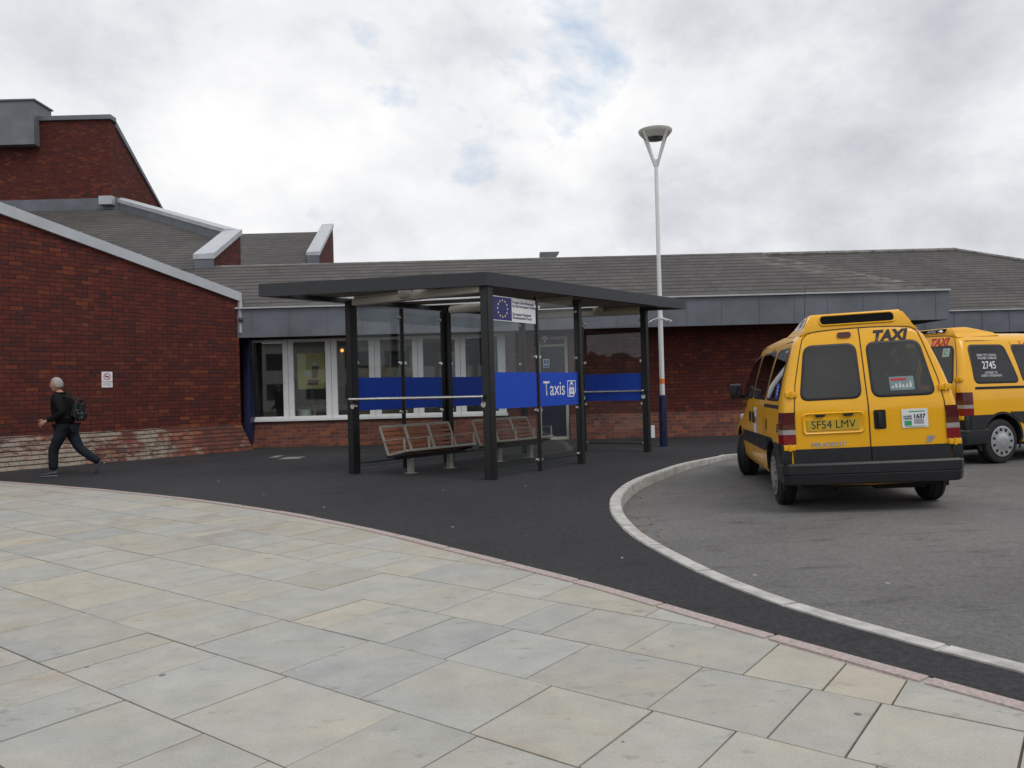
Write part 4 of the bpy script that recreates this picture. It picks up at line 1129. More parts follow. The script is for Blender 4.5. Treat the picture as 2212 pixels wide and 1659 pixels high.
#SECTION_TAXI
# ------------------------------------------------------------------ taxis
PROF = [(0.0, 1.875), (0.30, 1.868), (0.50, 1.845), (0.60, 1.805), (0.655, 1.75), (0.69, 1.67), (0.745, 1.52), (0.80, 1.35), (0.85, 1.16), (0.878, 1.0), (0.890, 0.8), (0.890, 0.52), (0.878, 0.36), (0.84, 0.29)]
def W(z):
    P_ = PROF
    if z >= P_[0][1]: return 0.0
    for (x0, z0), (x1, z1) in zip(P_[:-1], P_[1:]):
        if z1 <= z <= z0: return x0 + (x1 - x0) * (z0 - z) / (z0 - z1)
    return P_[-1][0]
def lean(z): return max(0.0, z - 1.05) * 0.25
def fall(y): return max(0.0, 1 - y / 1.1)
def zt_(y):
    K = [(0, 1.86), (0.25, 1.875), (1.8, 1.885), (2.45, 1.86), (2.7, 1.79), (3.45, 1.17), (3.6, 1.10), (4.05, 1.0), (4.3, 0.90), (4.44, 0.74)]
    for (a, b), (c, d) in zip(K[:-1], K[1:]):
        if a <= y <= c: return b + (d - b) * (y - a) / (c - a)
    return K[-1][1]
def plan(y):
    if y < 0.1: return 1 - 0.035 * ((0.1 - y) / 0.1) ** 2
    if y > 3.7: return 1 - 0.14 * ((y - 3.7) / 0.74) ** 2
    return 1.0
def rearm(off_): return lambda x, z, t=0: (x, lean(z) - off_ - t, z)
def sidem(s, off_): return lambda y, z, t=0: (s * (W(z) * plan(y) + off_ + t), y + lean(z) * fall(y), z)

def bodymesh():
    mb = MB(); bm = mb.bm; rings = []
    ys = [0.0, 0.012, 0.04, 0.1, 0.25, 0.45, 0.7, 0.95, 1.3, 1.7, 2.1, 2.45, 2.6, 2.7, 2.95, 3.2, 3.45, 3.6, 3.8, 4.05, 4.2, 4.3, 4.38, 4.42, 4.44]
    prof = []
    for (x0, z0), (x1, z1) in zip(PROF[:-1], PROF[1:]): prof += [(x0, z0), ((x0 + x1) / 2, (z0 + z1) / 2)]
    prof.append(PROF[-1])
    def ring(y, k):
        zt = zt_(min(y, 4.44)); pts = []
        full = [(x, z) for x, z in prof] + [(0.4, 0.27), (0, 0.26)]
        full = full + [(-x, z) for x, z in full[-2:0:-1]]
        for x, z in full:
            zz = z
            if z > 0.55: zz = 0.55 + (z - 0.55) * (zt - 0.55) / (1.875 - 0.55)
            # inset for rounded ends
            xx = x * plan(y) * (1 - k); zz = 0.95 + (zz - 0.95) * (1 - k * 0.8)
            pts.append((xx, y + lean(zz) * fall(y), zz))
        return [bm.verts.new(p) for p in pts]
    spec = [(0.0, 1.0 - 0.001), (0.0, 0.66), (0.0, 0.33), (0.0, 0.045), (0.006, 0.02)] + [(y, 0.0) for y in ys[2:-3]] + [(4.40, 0.02), (4.44, 0.07), (4.45, 0.4), (4.45, 0.98)]
    for y, k in spec: rings.append(ring(y, k))
    n = len(rings[0])
    for a, b in zip(rings[:-1], rings[1:]):
        for i in range(n): bm.faces.new((a[i], a[(i + 1) % n], b[(i + 1) % n], b[i]))
    bm.faces.new(rings[0]); bm.faces.new(rings[-1][::-1])
    return mb

AX0, AX1, WR = 0.69, 3.51, 0.315
def make_wheel(parent, x, y, steer=0.0):
    s = 1 if x > 0 else -1
    mb = MB(); w = 0.20
    mb.lathe([(0.19, -w / 2 + 0.01), (0.25, -w / 2), (0.295, -w / 2 + 0.012), (WR, -w / 2 + 0.04), (WR, -0.045), (WR - 0.008, -0.04), (WR - 0.008, -0.03), (WR, -0.025), (WR, 0.025), (WR - 0.008, 0.03), (WR - 0.008, 0.04), (WR, 0.045), (WR, w / 2 - 0.04), (0.295, w / 2 - 0.012), (0.25, w / 2), (0.19, w / 2 - 0.01)], axis='X', n=40)
    t = mb.build('wheel', M['rubber'], parent, local=True, loc=(x, y, WR), rot=(0, 0, steer))
    mb = MB(); q = s * (w / 2)
    mb.lathe([(0.212, q - s * 0.004), (0.216, q + s * 0.006), (0.195, q + s * 0.010), (0.165, q + s * 0.004), (0.09, q + s * 0.020), (0.045, q + s * 0.026), (0.001, q + s * 0.024)], axis='X', n=44, close=False)
    mb.lathe([(0.215, q - s * 0.03), (0.001, q - s * 0.02)], axis='X', n=24, close=False)
    slots = []
    for k_ in range(11):
        a = k_ * 2 * math.pi / 11
        for a0, a1, r0_, r1_ in ((-0.10, 0.10, 0.145, 0.188),):
            xx = q + s * 0.0125
            slots.append(mb.face([(xx + (0.004 * s if rr < 0.15 else 0), rr * math.cos(a + aa), rr * math.sin(a + aa)) for rr, aa in ((r0_, a0 * 0.8), (r1_, a0), (r1_, a1), (r0_, a1 * 0.8))]))
    for f in slots: f.material_index = 1
    rm = mb.build('rim', M['alloy'], t, local=True); rm.data.materials.append(M['dark'])

def dense(a, b, step=0.06):
    oa, ob = [], []
    for k in range(len(a)):
        p, q, u, v = Vector(a[k]), Vector(a[(k + 1) % len(a)]), Vector(b[k]), Vector(b[(k + 1) % len(b)])
        n = max(1, int((q - p).length / step))
        for m_ in range(n): oa.append(p.lerp(q, m_ / n)); ob.append(u.lerp(v, m_ / n))
    return oa, ob
def glazing(parent, name, outline, mapfn, r, frame=0.028):
    c = Vector((sum(p[0] for p in outline) / len(outline), sum(p[1] for p in outline) / len(outline)))
    big = []
    for p in outline:
        v = Vector(p) - c; big.append(c + v + Vector((math.copysign(frame, v.x), math.copysign(frame, v.y))))
    a, b = dense(rounded(big, r + frame), rounded(outline, r))
    mb = MB(); m0, m1, m2 = mapfn(0.002), mapfn(0.009), mapfn(-0.05)
    R0 = [mb.bm.verts.new(m0(*p)) for p in a]; R1 = [mb.bm.verts.new(m1(*(p * 0.6 + q * 0.4))) for p, q in zip(a, b)]
    R2 = [mb.bm.verts.new(m1(*q)) for q in b]; R3 = [mb.bm.verts.new(m2(*q)) for q in b]
    for U, V_ in ((R0, R1), (R1, R2), (R2, R3)):
        for k in range(len(U)): n = (k + 1) % len(U); mb.bm.faces.new((U[k], U[n], V_[n], V_[k]))
    o = mb.build(name, M['seal'], parent, local=True, smooth=40)
    mb = MB(); patch(mb, rounded(outline, r), mapfn(0.0065)); g = mb.build('glass', M['vglass'], o, local=True, smooth=60)
    return o, g
REARW = [(0.075, 1.155), (0.655, 1.155), (0.555, 1.665), (0.075, 1.665)]
SIDEW = [([(0.24, 1.16), (1.06, 1.16), (0.93, 1.665), (0.17, 1.665)], 0.07), ([(1.18, 1.16), (2.10, 1.16), (2.06, 1.665), (1.12, 1.665)], 0.06), ([(2.24, 1.16), (3.18, 1.16), (2.78, 1.60), (2.24, 1.665)], 0.05)]
WS0, WS1 = Vector((0, 3.42, 1.195)), Vector((0, 2.74, 1.762))
def shieldm(off_):
    n = Vector((0, 0.567, 0.68)).normalized()
    def f(x, v, t=0):
        p = WS0.lerp(WS1, v) + n * (off_ + t); return (x, p.y, p.z)
    return f
SHIELD = [(-0.70, 0.03), (0.70, 0.03), (0.57, 0.95), (-0.57, 0.95)]

def make_taxi(loc, yaw, roll, label, steer, first, size=(1, 1, 1)):
    t = empty('taxi', loc, label, 'taxi', 'yellow taxi vans on the rank', (0, roll, -yaw)); t.scale = size
    # body with real wheel wells
    o = bodymesh().build('body', M['yellow'], None, local=True, smooth=40)
    o.data.materials.append(M['dark'])
    cm = MB()
    for y in (AX0, AX1):
        for s in (-1, 1):
            rr = 0.375 if y == AX0 else 0.40
            cm.tube((s * 0.56, y, WR + 0.015), (s * 1.2, y, WR + 0.015), rr, rr, 36)
            cm.box(min(s * 0.56, s * 1.2), max(s * 0.56, s * 1.2), y - rr * 0.93, y + rr * 0.93, 0.05, WR - 0.02)
    co = cm.build('cut', M['dark'], None, smooth=0)
    md = o.modifiers.new('b', 'BOOLEAN'); md.object = co; md.operation = 'DIFFERENCE'; md.solver = 'EXACT'; md.use_self = True
    try: md.material_mode = 'TRANSFER'
    except Exception: pass
    # hollow cabin and its window openings
    cv = MB(); rings_ = []
    for y in (0.075, 0.6, 1.6, 2.5, 2.85, 3.3):
        zt = zt_(y) - 0.075; rg = []
        for k_ in (0.0, 0.25, 0.45, 0.65, 0.85, 0.95, 1.0):
            z = 0.78 + (zt - 0.78) * k_; zz = 0.78 + (1.80 - 0.78) * k_
            rg.append((W(zz) * plan(y) - 0.055, y + lean(z) * fall(y), z))
        rg = rg + [(-a, b, c_) for a, b, c_ in rg[::-1]]
        rings_.append([cv.bm.verts.new(p_) for p_ in rg])
    for a, b in zip(rings_[:-1], rings_[1:]):
        for k_ in range(len(a)): n_ = (k_ + 1) % len(a); cv.bm.faces.new((a[k_], a[n_], b[n_], b[k_]))
    cv.bm.faces.new(rings_[0][::-1]); cv.bm.faces.new(rings_[-1])
    cvo = cv.build('cut', M['dark'], None, smooth=0)
    wc = MB()
    for s in (-1, 1):
        q = rounded([(s * x, z) for x, z in REARW], 0.07); wc.extr([(p_.x, -0.1, p_.y) for p_ in q], (0, 0.42, 0))
        for ol, rr in SIDEW:
            q, _ = dense(rounded(ol, rr), rounded(ol, rr), 0.1); wc.extr([(s * 0.42, p_.x + lean(p_.y) * fall(p_.x), p_.y) for p_ in q], (s * 0.6, 0, 0))
    q = rounded(SHIELD, 0.06); n_ = Vector((0, 0.567, 0.68)).normalized()
    wc.extr([Vector(shieldm(-0.16)(p_.x, p_.y)) for p_ in q], n_ * 0.3)
    wco = wc.build('cut', M['seal'], None, smooth=0)
    for ob in (cvo, wco):
        md = o.modifiers.new('b', 'BOOLEAN'); md.object = ob; md.operation = 'DIFFERENCE'; md.solver = 'EXACT'; md.use_self = True
        try: md.material_mode = 'TRANSFER'
        except Exception: pass
    me = eval_mesh(o)
    for ob in (o, co, cvo, wco): bpy.data.objects.remove(ob)
    mats = list(me.materials)
    body = bpy.data.objects.new('body', me); col.objects.link(body); body.parent = t
    for f in me.polygons: f.use_smooth = True
    me.set_sharp_from_angle(angle=R(38))
    # underbody and exhaust
    mb = MB(); mb.box(-0.66, 0.66, 0.12, 4.2, 0.235, 0.30); mb.tube((-0.30, 0.15, 0.22), (-0.30, 1.6, 0.22), 0.03); mb.tube((-0.75, AX0, WR), (0.75, AX0, WR), 0.05)
    mb.box(0.1, 0.6, 0.25, 0.65, 0.19, 0.24)
    mb.build('underbody', M['dark'], t, local=True)
    # bumper: wraps the corners, with a stepped top
    mb = MB()
    def bump_ring(z, e, ybk):
        hw = 0.895 + e
        return [(-hw, ybk, z), (-hw, 0.02 - e * 0.6, z), (-hw + 0.05, -0.055 - e, z), (-0.5, -0.085 - e, z), (0.0, -0.095 - e, z), (0.5, -0.085 - e, z), (hw - 0.05, -0.055 - e, z), (hw, 0.02 - e * 0.6, z), (hw, ybk, z)]
    rs = [bump_ring(0.285, -0.03, 0.42), bump_ring(0.30, -0.012, 0.42), bump_ring(0.385, 0.0, 0.42), bump_ring(0.392, -0.006, 0.42), bump_ring(0.40, 0.004, 0.42), bump_ring(0.485, 0.006, 0.42), bump_ring(0.505, -0.012, 0.42)]
    vr = [[mb.bm.verts.new(p) for p in r_] for r_ in rs]
    for a, b in zip(vr[:-1], vr[1:]):
        for i in range(len(a) - 1): mb.bm.faces.new((a[i], a[i + 1], b[i + 1], b[i]))
    mb.bm.faces.new(vr[0][::-1]); mb.bm.faces.new(vr[-1])
    mb.bm.faces.new([r_[0] for r_ in vr][::-1]); mb.bm.faces.new([r_[-1] for r_ in vr])
    mb.build('bumper', M['trim'], t, local=True, smooth=30)
    mb = MB(); rs = [[(x * 0.96, y + 4.42 - 0.0, z) for x, y, z in []]]
    mb.box(-0.80, 0.80, 4.30, 4.50, 0.27, 0.55); mb.bevel(0.04, 3).build('front_bumper', M['trim'], t, local=True)
    # rear doors: cladding, windows, furniture
    for s in (-1, 1):
        mb = MB(); a, b = sorted((s * 0.006, s * 0.770))
        patch(mb, [(a, 0.50), (b, 0.50), (b, 0.645), (a, 0.645)], rearm(0.004), 0.2, 0.014)
        mb.build('door_cladding', M['trim'], t, local=True, smooth=30)
        mb = MB(); a, b = sorted((s * 0.785, s * 0.895))
        mb.hexa([(a, -0.018, 0.50), (b, -0.018 + 0.02, 0.50), (b, 0.2, 0.50), (a, 0.2, 0.50)], [(a, -0.018, 0.70), (b, 0.0, 0.70), (b, 0.2, 0.70), (a, 0.2, 0.70)])
        mb.bevel(0.01, 2).build('corner_cladding', M['trim'], t, local=True)
        w = [(s * x, z) for x, z in REARW]
        if s < 0: w = w[::-1]
        wo, wg = glazing(t, 'rear_window', w, rearm, 0.07)
        # tail lamp in four bands
        lo, hi = 0.70, 1.02
        x0, x1 = 0.745, 0.872
        def tm(z): return x1 - max(0, z - 0.9) * 0.12
        first_l = None
        for z0, z1, mt in ((lo, lo + 0.095, 'lred2'), (lo + 0.097, lo + 0.145, 'lclr'), (lo + 0.147, lo + 0.20, 'lamb'), (lo + 0.202, hi, 'lred')):
            mb = MB()
            q = [(s * x0, z0), (s * tm(z0), z0), (s * tm(z1), z1), (s * x0, z1)]
            if s < 0: q = q[::-1]
            ys_ = -0.012
            b4 = [(x, ys_ + (0.012 if abs(x) > 0.8 else 0), z) for x, z in q]
            out4 = []
            mb.hexa([(s * x0, ys_, z0), (s * tm(z0), ys_ + 0.008, z0), (s * (W(z0) + 0.004), 0.05, z0), (s * (W(z0) + 0.006), 0.16, z0), (s * x0, 0.10, z0)],
                    [(s * x0, ys_, z1), (s * tm(z1), ys_ + 0.008, z1), (s * (W(z1) + 0.004), 0.05, z1), (s * (W(z1) + 0.006), 0.16, z1), (s * x0, 0.10, z1)])
            ob = mb.build('tail_lamp' if first_l is None else 'lens', M[mt], t if first_l is None else first_l, local=True, smooth=30)
            first_l = first_l or ob
        for z in (1.20, 0.665):
            mb = MB(); xx = s * (W(z) - 0.075)
            mb.box(min(xx - 0.06, xx + 0.06), max(xx - 0.06, xx + 0.06), lean(z) - 0.030, lean(z) + 0.05, z - 0.028, z + 0.028); mb.bevel(0.008, 2)
            mb.tube((xx, lean(z) - 0.028, z - 0.034), (xx, lean(z) - 0.028, z + 0.034), 0.012)
            mb.build('hinge', M['yellow'], t, local=True)
        # mirrors
        mb = MB(); mb.box(s * 0.97 - 0.085, s * 0.97 + 0.085, 3.08, 3.17, 1.12, 1.33); mb.bevel(0.03, 3)
        mb.bar((s * 0.84, 3.16, 1.13), (s * 0.93, 3.13, 1.17), 0.05, 0.05)
        mo = mb.build('mirror', M['trim'], t, local=True)
        mb = MB(); mb.face([(s * 0.97 - 0.065, 3.077, 1.145), (s * 0.97 + 0.065, 3.077, 1.145), (s * 0.97 + 0.065, 3.077, 1.305), (s * 0.97 - 0.065, 3.077, 1.305)]); mb.build('mirror_glass', M['mirror'], mo, local=True, smooth=0)
        # side glazing
        f = lambda off_, s=s: sidem(s, off_)
        for ol, rr in SIDEW: glazing(t, 'side_window', ol, f, rr)
        # rail slot and side cladding
        mb = MB(); patch(mb, [(0.22, 1.055), (1.20, 1.055), (1.20, 1.092), (0.22, 1.092)], sidem(s, 0.004), 0.2); mb.build('door_rail', M['dark'], t, local=True, smooth=30)
        arc = [(AX0 + 0.405 * math.cos(a), WR + 0.015 + 0.405 * math.sin(a)) for a in [R(198 - i * 12) for i in range(19)]]
        q = [(0.06, 0.50), (0.40, 0.50)] + [p_ for p_ in arc if p_[1] > 0.30 and p_[1] < 0.645] 
        arcp = [p_ for p_ in arc if p_[1] > 0.31]
        arcp = [(y_, min(z_, 0.715)) for y_, z_ in arcp]
        q = [(0.16, 0.45)] + arcp + [(AX0 + 0.46, 0.31), (AX0 + 0.46, 0.69), (AX0 + 0.30, 0.76), (AX0 - 0.30, 0.76), (0.16, 0.70)]
        mb = MB(); bmq = [Vector(p_) for p_ in q]
        ring_in, ring_out = [], []
        for i in range(19):
            a = R(200 - i * 12.2); ring_in.append((AX0 + 0.372 * math.cos(a), WR + 0.015 + 0.372 * math.sin(a)))
            ring_out.append((AX0 + 0.405 * math.cos(a), WR + 0.015 + 0.405 * math.sin(a)))
        mp_ = sidem(s, 0.008); pv = None
        for a, b in zip(ring_in, ring_out):
            va, vb, vc = mb.bm.verts.new(mp_(*a)), mb.bm.verts.new(mp_(*b)), mb.bm.verts.new(sidem(s, -0.03)(*b))
            if pv: mb.bm.faces.new((pv[0], va, vb, pv[1])); mb.bm.faces.new((pv[1], vb, vc, pv[2]))
            pv = (va, vb, vc)
        mb.build('wheel_arch_trim', M['trim'], t, local=True, smooth=40)
        mb = MB()
        left = [(0.10, 0.46)] + [(AX0 + 0.40 * math.cos(R(a)), WR + 0.015 + 0.40 * math.sin(R(a))) for a in range(170, 112, -8)] + [(AX0 - 0.15, 0.70), (0.10, 0.70)]
        patch(mb, left, sidem(s, 0.005), 0.3, 0.008)
        top = [(AX0 + 0.40 * math.cos(R(a)), WR + 0.015 + 0.40 * math.sin(R(a))) for a in range(117, 60, -8)] + [(AX0 + 0.2, 0.74), (AX0 - 0.2, 0.74)]
        right = [(AX0 + 0.41, 0.555), (AX1 - 0.43, 0.555), (AX1 - 0.43, 0.70), (AX0 + 0.15, 0.73), (AX0 + 0.21, 0.665), (AX0 + 0.33, 0.585)]
        patch(mb, right, sidem(s, 0.005), 0.3, 0.010)
        mb.build('side_cladding', M['trim'], t, local=True, smooth=30)
        # shut lines of the sliding door and the front door
        mb = MB(); mpg = sidem(s, 0.0022)
        ribbon(mb, [(1.12, 1.74), (1.15, 1.30), (1.20, 1.0), (1.24, 0.66), (1.30, 0.40), (1.36, 0.32)], 0.010, mpg)
        ribbon(mb, [(2.17, 1.76), (2.17, 0.32)], 0.010, mpg); ribbon(mb, [(0.12, 1.745), (2.5, 1.765)], 0.010, mpg)
        mb.build('shut_line', M['gap'], t, local=True, smooth=0)
        mb = MB()
        for yy in (2.02, 2.32):
            patch(mb, [(yy - 0.06, 0.84), (yy + 0.06, 0.84), (yy + 0.06, 0.97), (yy - 0.06, 0.97)], sidem(s, 0.004), 0.5, 0.012)
        mb.build('door_handle', M['trim'], t, local=True, smooth=30)
        mb = MB(); mb.box(min(s * 0.60, s * 0.80), max(s * 0.60, s * 0.80), 4.22, 4.40, 0.68, 0.86); mb.bevel(0.03, 2).build('headlight', M['lclr'], t, local=True)
        for y in (AX0, AX1):
            make_wheel(t, s * (0.775 if y == AX0 else 0.785), y, steer if y == AX1 else 0.0)
    glazing(t, 'windscreen', SHIELD, shieldm, 0.06, 0.02)
    # seats
    def seat(name, x0, x1, y, heads):
        mb = MB(); mb.hexa([(x0, y, 0.80), (x1, y, 0.80), (x1, y + 0.12, 0.80), (x0, y + 0.12, 0.80)], [(x0 + .03, y - 0.12, 1.33), (x1 - .03, y - 0.12, 1.33), (x1 - .03, y - 0.03, 1.33), (x0 + .03, y - 0.03, 1.33)])
        mb.box(x0, x1, y + 0.1, y + 0.55, 0.79, 0.90); mb.bevel(0.03, 2)
        so_ = mb.build(name, M['fabric'], t, local=True)
        for hx_ in heads:
            mb = MB(); mb.box(hx_ - 0.12, hx_ + 0.12, y - 0.16, y - 0.07, 1.37, 1.55); mb.bevel(0.03, 2); mb.tube((hx_, y - 0.10, 1.30), (hx_, y - 0.11, 1.40), 0.012); mb.build('headrest', M['fabric'], so_, local=True)
    seat('rear_seat', -0.66, 0.66, 0.95, (-0.42, 0.42)); seat('front_seat', -0.68, -0.20, 2.45, (-0.44,)); seat('front_seat', 0.20, 0.68, 2.45, (0.44,))
    # fuel cap on the nearside
    mb = MB(); c_ = (1.02, 0.86)
    ribbon(mb, [(c_[0] + 0.07 * math.cos(R(a)), c_[1] + 0.07 * math.sin(R(a))) for a in range(0, 360, 15)], 0.008, sidem(-1, 0.003), True)
    patch(mb, [(c_[0] + 0.03 * math.cos(R(a)), c_[1] + 0.055 * math.sin(R(a))) for a in range(0, 360, 20)], sidem(-1, 0.003), 1)
    mb.build('fuel_flap', M['gap'], t, local=True, smooth=0)
    # shut lines of the rear doors
    mb = MB(); mp_ = rearm(0.0025)
    ribbon(mb, [(0, 0.505), (0, 1.05), (0, 1.838)], 0.011, rearm(0.003))
    for s in (-1, 1): ribbon(mb, [(s * 0.775, 0.51), (s * 0.783, 0.70), (s * 0.742, 1.02), (s * 0.742, 1.06), (s * 0.71, 1.30), (s * 0.655, 1.52), (s * 0.615, 1.67), (s * 0.585, 1.765), (s * 0.545, 1.80)], 0.009, mp_)
    ribbon(mb, [(0.545 * math.cos(R(a)), 1.80 + 0.045 * math.sin(R(a)) ** 0.8) for a in range(0, 181, 10)], 0.010, mp_)
    mb.build('shut_line', M['gap'], t, local=True, smooth=0)
    # plate recess, plate lamps, plate
    mb = MB(); rc = rounded([(-0.675, 0.785), (-0.045, 0.785), (-0.045, 1.005), (-0.675, 1.005)], 0.05)
    rin = [(-0.36 + (p_.x + 0.36) * 0.93, 0.897 + (p_.y - 0.897) * 0.80) for p_ in rc]
    va = [mb.bm.verts.new(rearm(0.003)(*p_)) for p_ in rc]; vb = [mb.bm.verts.new(rearm(0.0155)(*(-0.36 + (p_.x + 0.36) * 0.97, 0.897 + (p_.y - 0.897) * 0.91))) for p_ in rc]
    vc = [mb.bm.verts.new(rearm(0.004)(*p_)) for p_ in rin]
    for i in range(len(va)):
        j = (i + 1) % len(va); mb.bm.faces.new((va[i], va[j], vb[j], vb[i])); mb.bm.faces.new((vb[i], vb[j], vc[j], vc[i]))
    mb.bm.faces.new(vc); mb.build('plate_surround', M['yellow'], t, local=True, smooth=50)
    mb = MB()
    for xx in (-0.49, -0.21): patch(mb, [(xx - 0.055, 0.985), (xx - 0.04, 0.962), (xx + 0.04, 0.962), (xx + 0.055, 0.985)], rearm(0.012), 1, 0.012)
    mb.build('plate_lamp', M['dark'], t, local=True, smooth=0)
    mb = MB(); patch(mb, [(-0.625, 0.825), (-0.098, 0.825), (-0.098, 0.935), (-0.625, 0.935)], rearm(0.006), 1, 0.006)
    pl_ = mb.build('number_plate', M['plate'], t, local=True, smooth=0)
    if first:
        text('plate_lettering', 'SF54 LMV', lambda x, y: rearm(0.0135)(x - 0.362, y + 0.880), M['lettb'], pl_, 0.112, bold=0.0, sx=0.98)
    mb = MB(); patch(mb, rounded([(0.045, 0.815), (0.165, 0.815), (0.165, 1.005), (0.045, 1.005)], 0.02), rearm(0.0035), 1); hd = mb.build('handle_recess', M['dark'], t, local=True, smooth=0)
    mb = MB(); mb.box(0.085, 0.125, -0.022, -0.004, 0.83, 0.985); mb.bevel(0.006, 2).build('door_handle', M['trim'], t, local=True)
    mb = MB(); patch(mb, rounded([(-0.225, 1.752), (-0.085, 1.752), (-0.085, 1.808), (-0.225, 1.808)], 0.028), rearm(0.002), 1, 0.014); mb.build('brake_light', M['lred'], t, local=True)
    # roof pod at the back with its dark display
    ph = 0.165 if first else 0.105
    zr0 = 1.80
    def pod(x, y, z): return (x, y, z)
    mb = MB()
    ztp = 1.865 + ph
    bot = [(-0.60, 0.205, zr0), (0.60, 0.205, zr0), (0.585, 1.05, zr0 + 0.03), (-0.585, 1.05, zr0 + 0.03)]
    mid = [(-0.555, 0.20, 1.862), (0.555, 0.20, 1.862), (0.54, 1.0, 1.872), (-0.54, 1.0, 1.872)]
    top = [(-0.475, 0.275, ztp - 0.02), (0.475, 0.275, ztp - 0.02), (0.455, 0.55, ztp - 0.01), (-0.455, 0.55, ztp - 0.01)]
    vs = [[mb.bm.verts.new(p_) for p_ in r_] for r_ in (bot, mid, top)]
    for a, b in zip(vs[:-1], vs[1:]):
        for i in range(4): mb.bm.faces.new((a[i], a[(i + 1) % 4], b[(i + 1) % 4], b[i]))
    mb.bm.faces.new(vs[0][::-1]); mb.bm.faces.new(vs[-1])
    bmesh.ops.recalc_face_normals(mb.bm, faces=mb.bm.faces)
    bmesh.ops.bevel(mb.bm, geom=[e for e in mb.bm.edges if max(v.co.z for v in e.verts) > 1.87], offset=0.022, segments=3, affect='EDGES', clamp_overlap=True)
    pd_ = mb.build('roof_pod', M['yellow'], t, local=True, smooth=40)
    def podm(off_):
        def f(x, z, tt=0):
            k_ = (z - 1.862) / (ztp - 0.02 - 1.862); return (x, 0.20 + 0.075 * k_ - off_ - tt, z)
        return f
    zc = 1.862 + (ztp - 1.882) * 0.54; hh = ph * 0.26
    mb = MB(); sl = rounded([(-0.375, zc - hh), (0.375, zc - hh), (0.375, zc + hh), (-0.375, zc + hh)], hh * 0.95)
    bg = [(p_.x * 1.045, zc + (p_.y - zc) * 1.38) for p_ in sl]
    va = [mb.bm.verts.new(podm(0.002)(*p_)) for p_ in bg]; vb = [mb.bm.verts.new(podm(0.012)(p_.x * 1.02, zc + (p_.y - zc) * 1.18)) for p_ in sl]; vc = [mb.bm.verts.new(podm(0.003)(*p_)) for p_ in sl]
    for i in range(len(va)):
        j = (i + 1) % len(va); mb.bm.faces.new((va[i], va[j], vb[j], vb[i])); mb.bm.faces.new((vb[i], vb[j], vc[j], vc[i]))
    mb.build('display_rim', M['yellow'], pd_, local=True, smooth=50)
    mb = MB(); patch(mb, sl, podm(0.0045), 1); mb.build('display', M['black'], pd_, local=True, smooth=0)
    if not first:
        text('pod_lettering', 'NING', lambda x, y: podm(0.007)(x + 0.10, zc + y), M['grey'], pd_, 0.068)
        mb = MB(); patch(mb, [(0.215, zc - 0.004), (0.25, zc + 0.018), (0.29, zc + 0.014), (0.325, zc - 0.010), (0.285, zc - 0.018), (0.25, zc - 0.006)], podm(0.007), 1); mb.build('pod_emblem', M['signw'], pd_, local=True, smooth=0)
    # side panel of the pod with TAXI on it
    def pods(s, off_):
        def f(y, z, tt=0):
            k_ = (z - 1.862) / (ztp - 0.02 - 1.862); return (s * (0.552 - 0.083 * k_ + off_), y + 0.05, z)
        return f
    if first:
        mb = MB(); patch(mb, [(0.27, 1.878), (0.74, 1.878), (0.55, ztp - 0.045), (0.30, ztp - 0.045)], pods(-1, 0.006), 1); mb.build('pod_side_panel', M['signw'], pd_, local=True, smooth=0)
        text('pod_side_lettering', 'TAXI', lambda x, y: pods(-1, 0.008)(0.46 - x, 1.878 + (ztp - 1.92) * 0.5 + y), M['lettb'], pd_, 0.12, bold=0.004, sx=0.8)
    # lettering
    lt = M['lettb'] if first else M['redl']
    text('taxi_lettering', 'TAXI', lambda x, y: rearm(0.0035)(x + 0.29, y + 1.742), lt, t, 0.150, shear=0.30, bold=0.0085, sx=1.02)
    for s in (-1, 1):
        text('side_taxi_lettering', 'TAXI', lambda x, y, s=s: sidem(s, 0.0035)((1.42 + s * x * 1.0), y + 1.713), lt, t, 0.115, shear=0.25 if first else -0.0, bold=0.006, sx=1.15)
    text('maker_lettering', 'PEUGEOT', lambda x, y: rearm(0.0065)(x - 0.415, y + 0.682), M['silver'], t, 0.062, bold=0.001, sx=1.32)
    text('model_badge', 'E7', lambda x, y: rearm(0.005)(x + 0.578, y + 0.695), M['grey'], t, 0.07, bold=0.006, shear=0.3)
    if first:
        # licence plaque on the right-hand door
        pm_ = rearm
        mb = MB(); patch(mb, rounded([(0.318, 0.815), (0.572, 0.815), (0.572, 1.0), (0.318, 1.0)], 0.01), pm_(0.003), 1, 0.004); lp_ = mb.build('licence_plaque', M['signw'], t, local=True, smooth=0)
        text('plaque_number', '1637', lambda x, y: pm_(0.0085)(x + 0.488, y + 0.925), M['lettb'], lp_, 0.052, bold=0.002, sx=1.15)
        text('plaque_lettering', 'HACKNEY\nCARRIAGE', lambda x, y: pm_(0.0085)(x + 0.375, y + 0.915), M['lettb'], lp_, 0.024, bold=0.0008, sx=0.75, line=0.9)
        mb = MB(); patch(mb, [(0.342, 0.837), (0.412, 0.837), (0.412, 0.885), (0.342, 0.885)], pm_(0.0085), 1); mb.build('plaque_green', M['green'], lp_, local=True, smooth=0)
        mb = MB(); patch(mb, [(0.39, 0.968), (0.545, 0.968), (0.545, 0.978), (0.39, 0.978)], pm_(0.0085), 1); patch(mb, [(0.345, 0.823), (0.545, 0.823), (0.545, 0.829), (0.345, 0.829)], pm_(0.0085), 1); mb.build('plaque_print', M['green'], lp_, local=True, smooth=0)
        mb = MB(); patch(mb, [(0.435, 0.85), (0.53, 0.85), (0.53, 0.895), (0.435, 0.895)], pm_(0.0085), 1); patch(mb, [(0.44, 0.901), (0.535, 0.901), (0.535, 0.907), (0.44, 0.907)], pm_(0.0085), 1); mb.build('plaque_photo', M['grey'], lp_, local=True, smooth=0)
        # advert card inside the right window
        cm_ = rearm(0.0085)
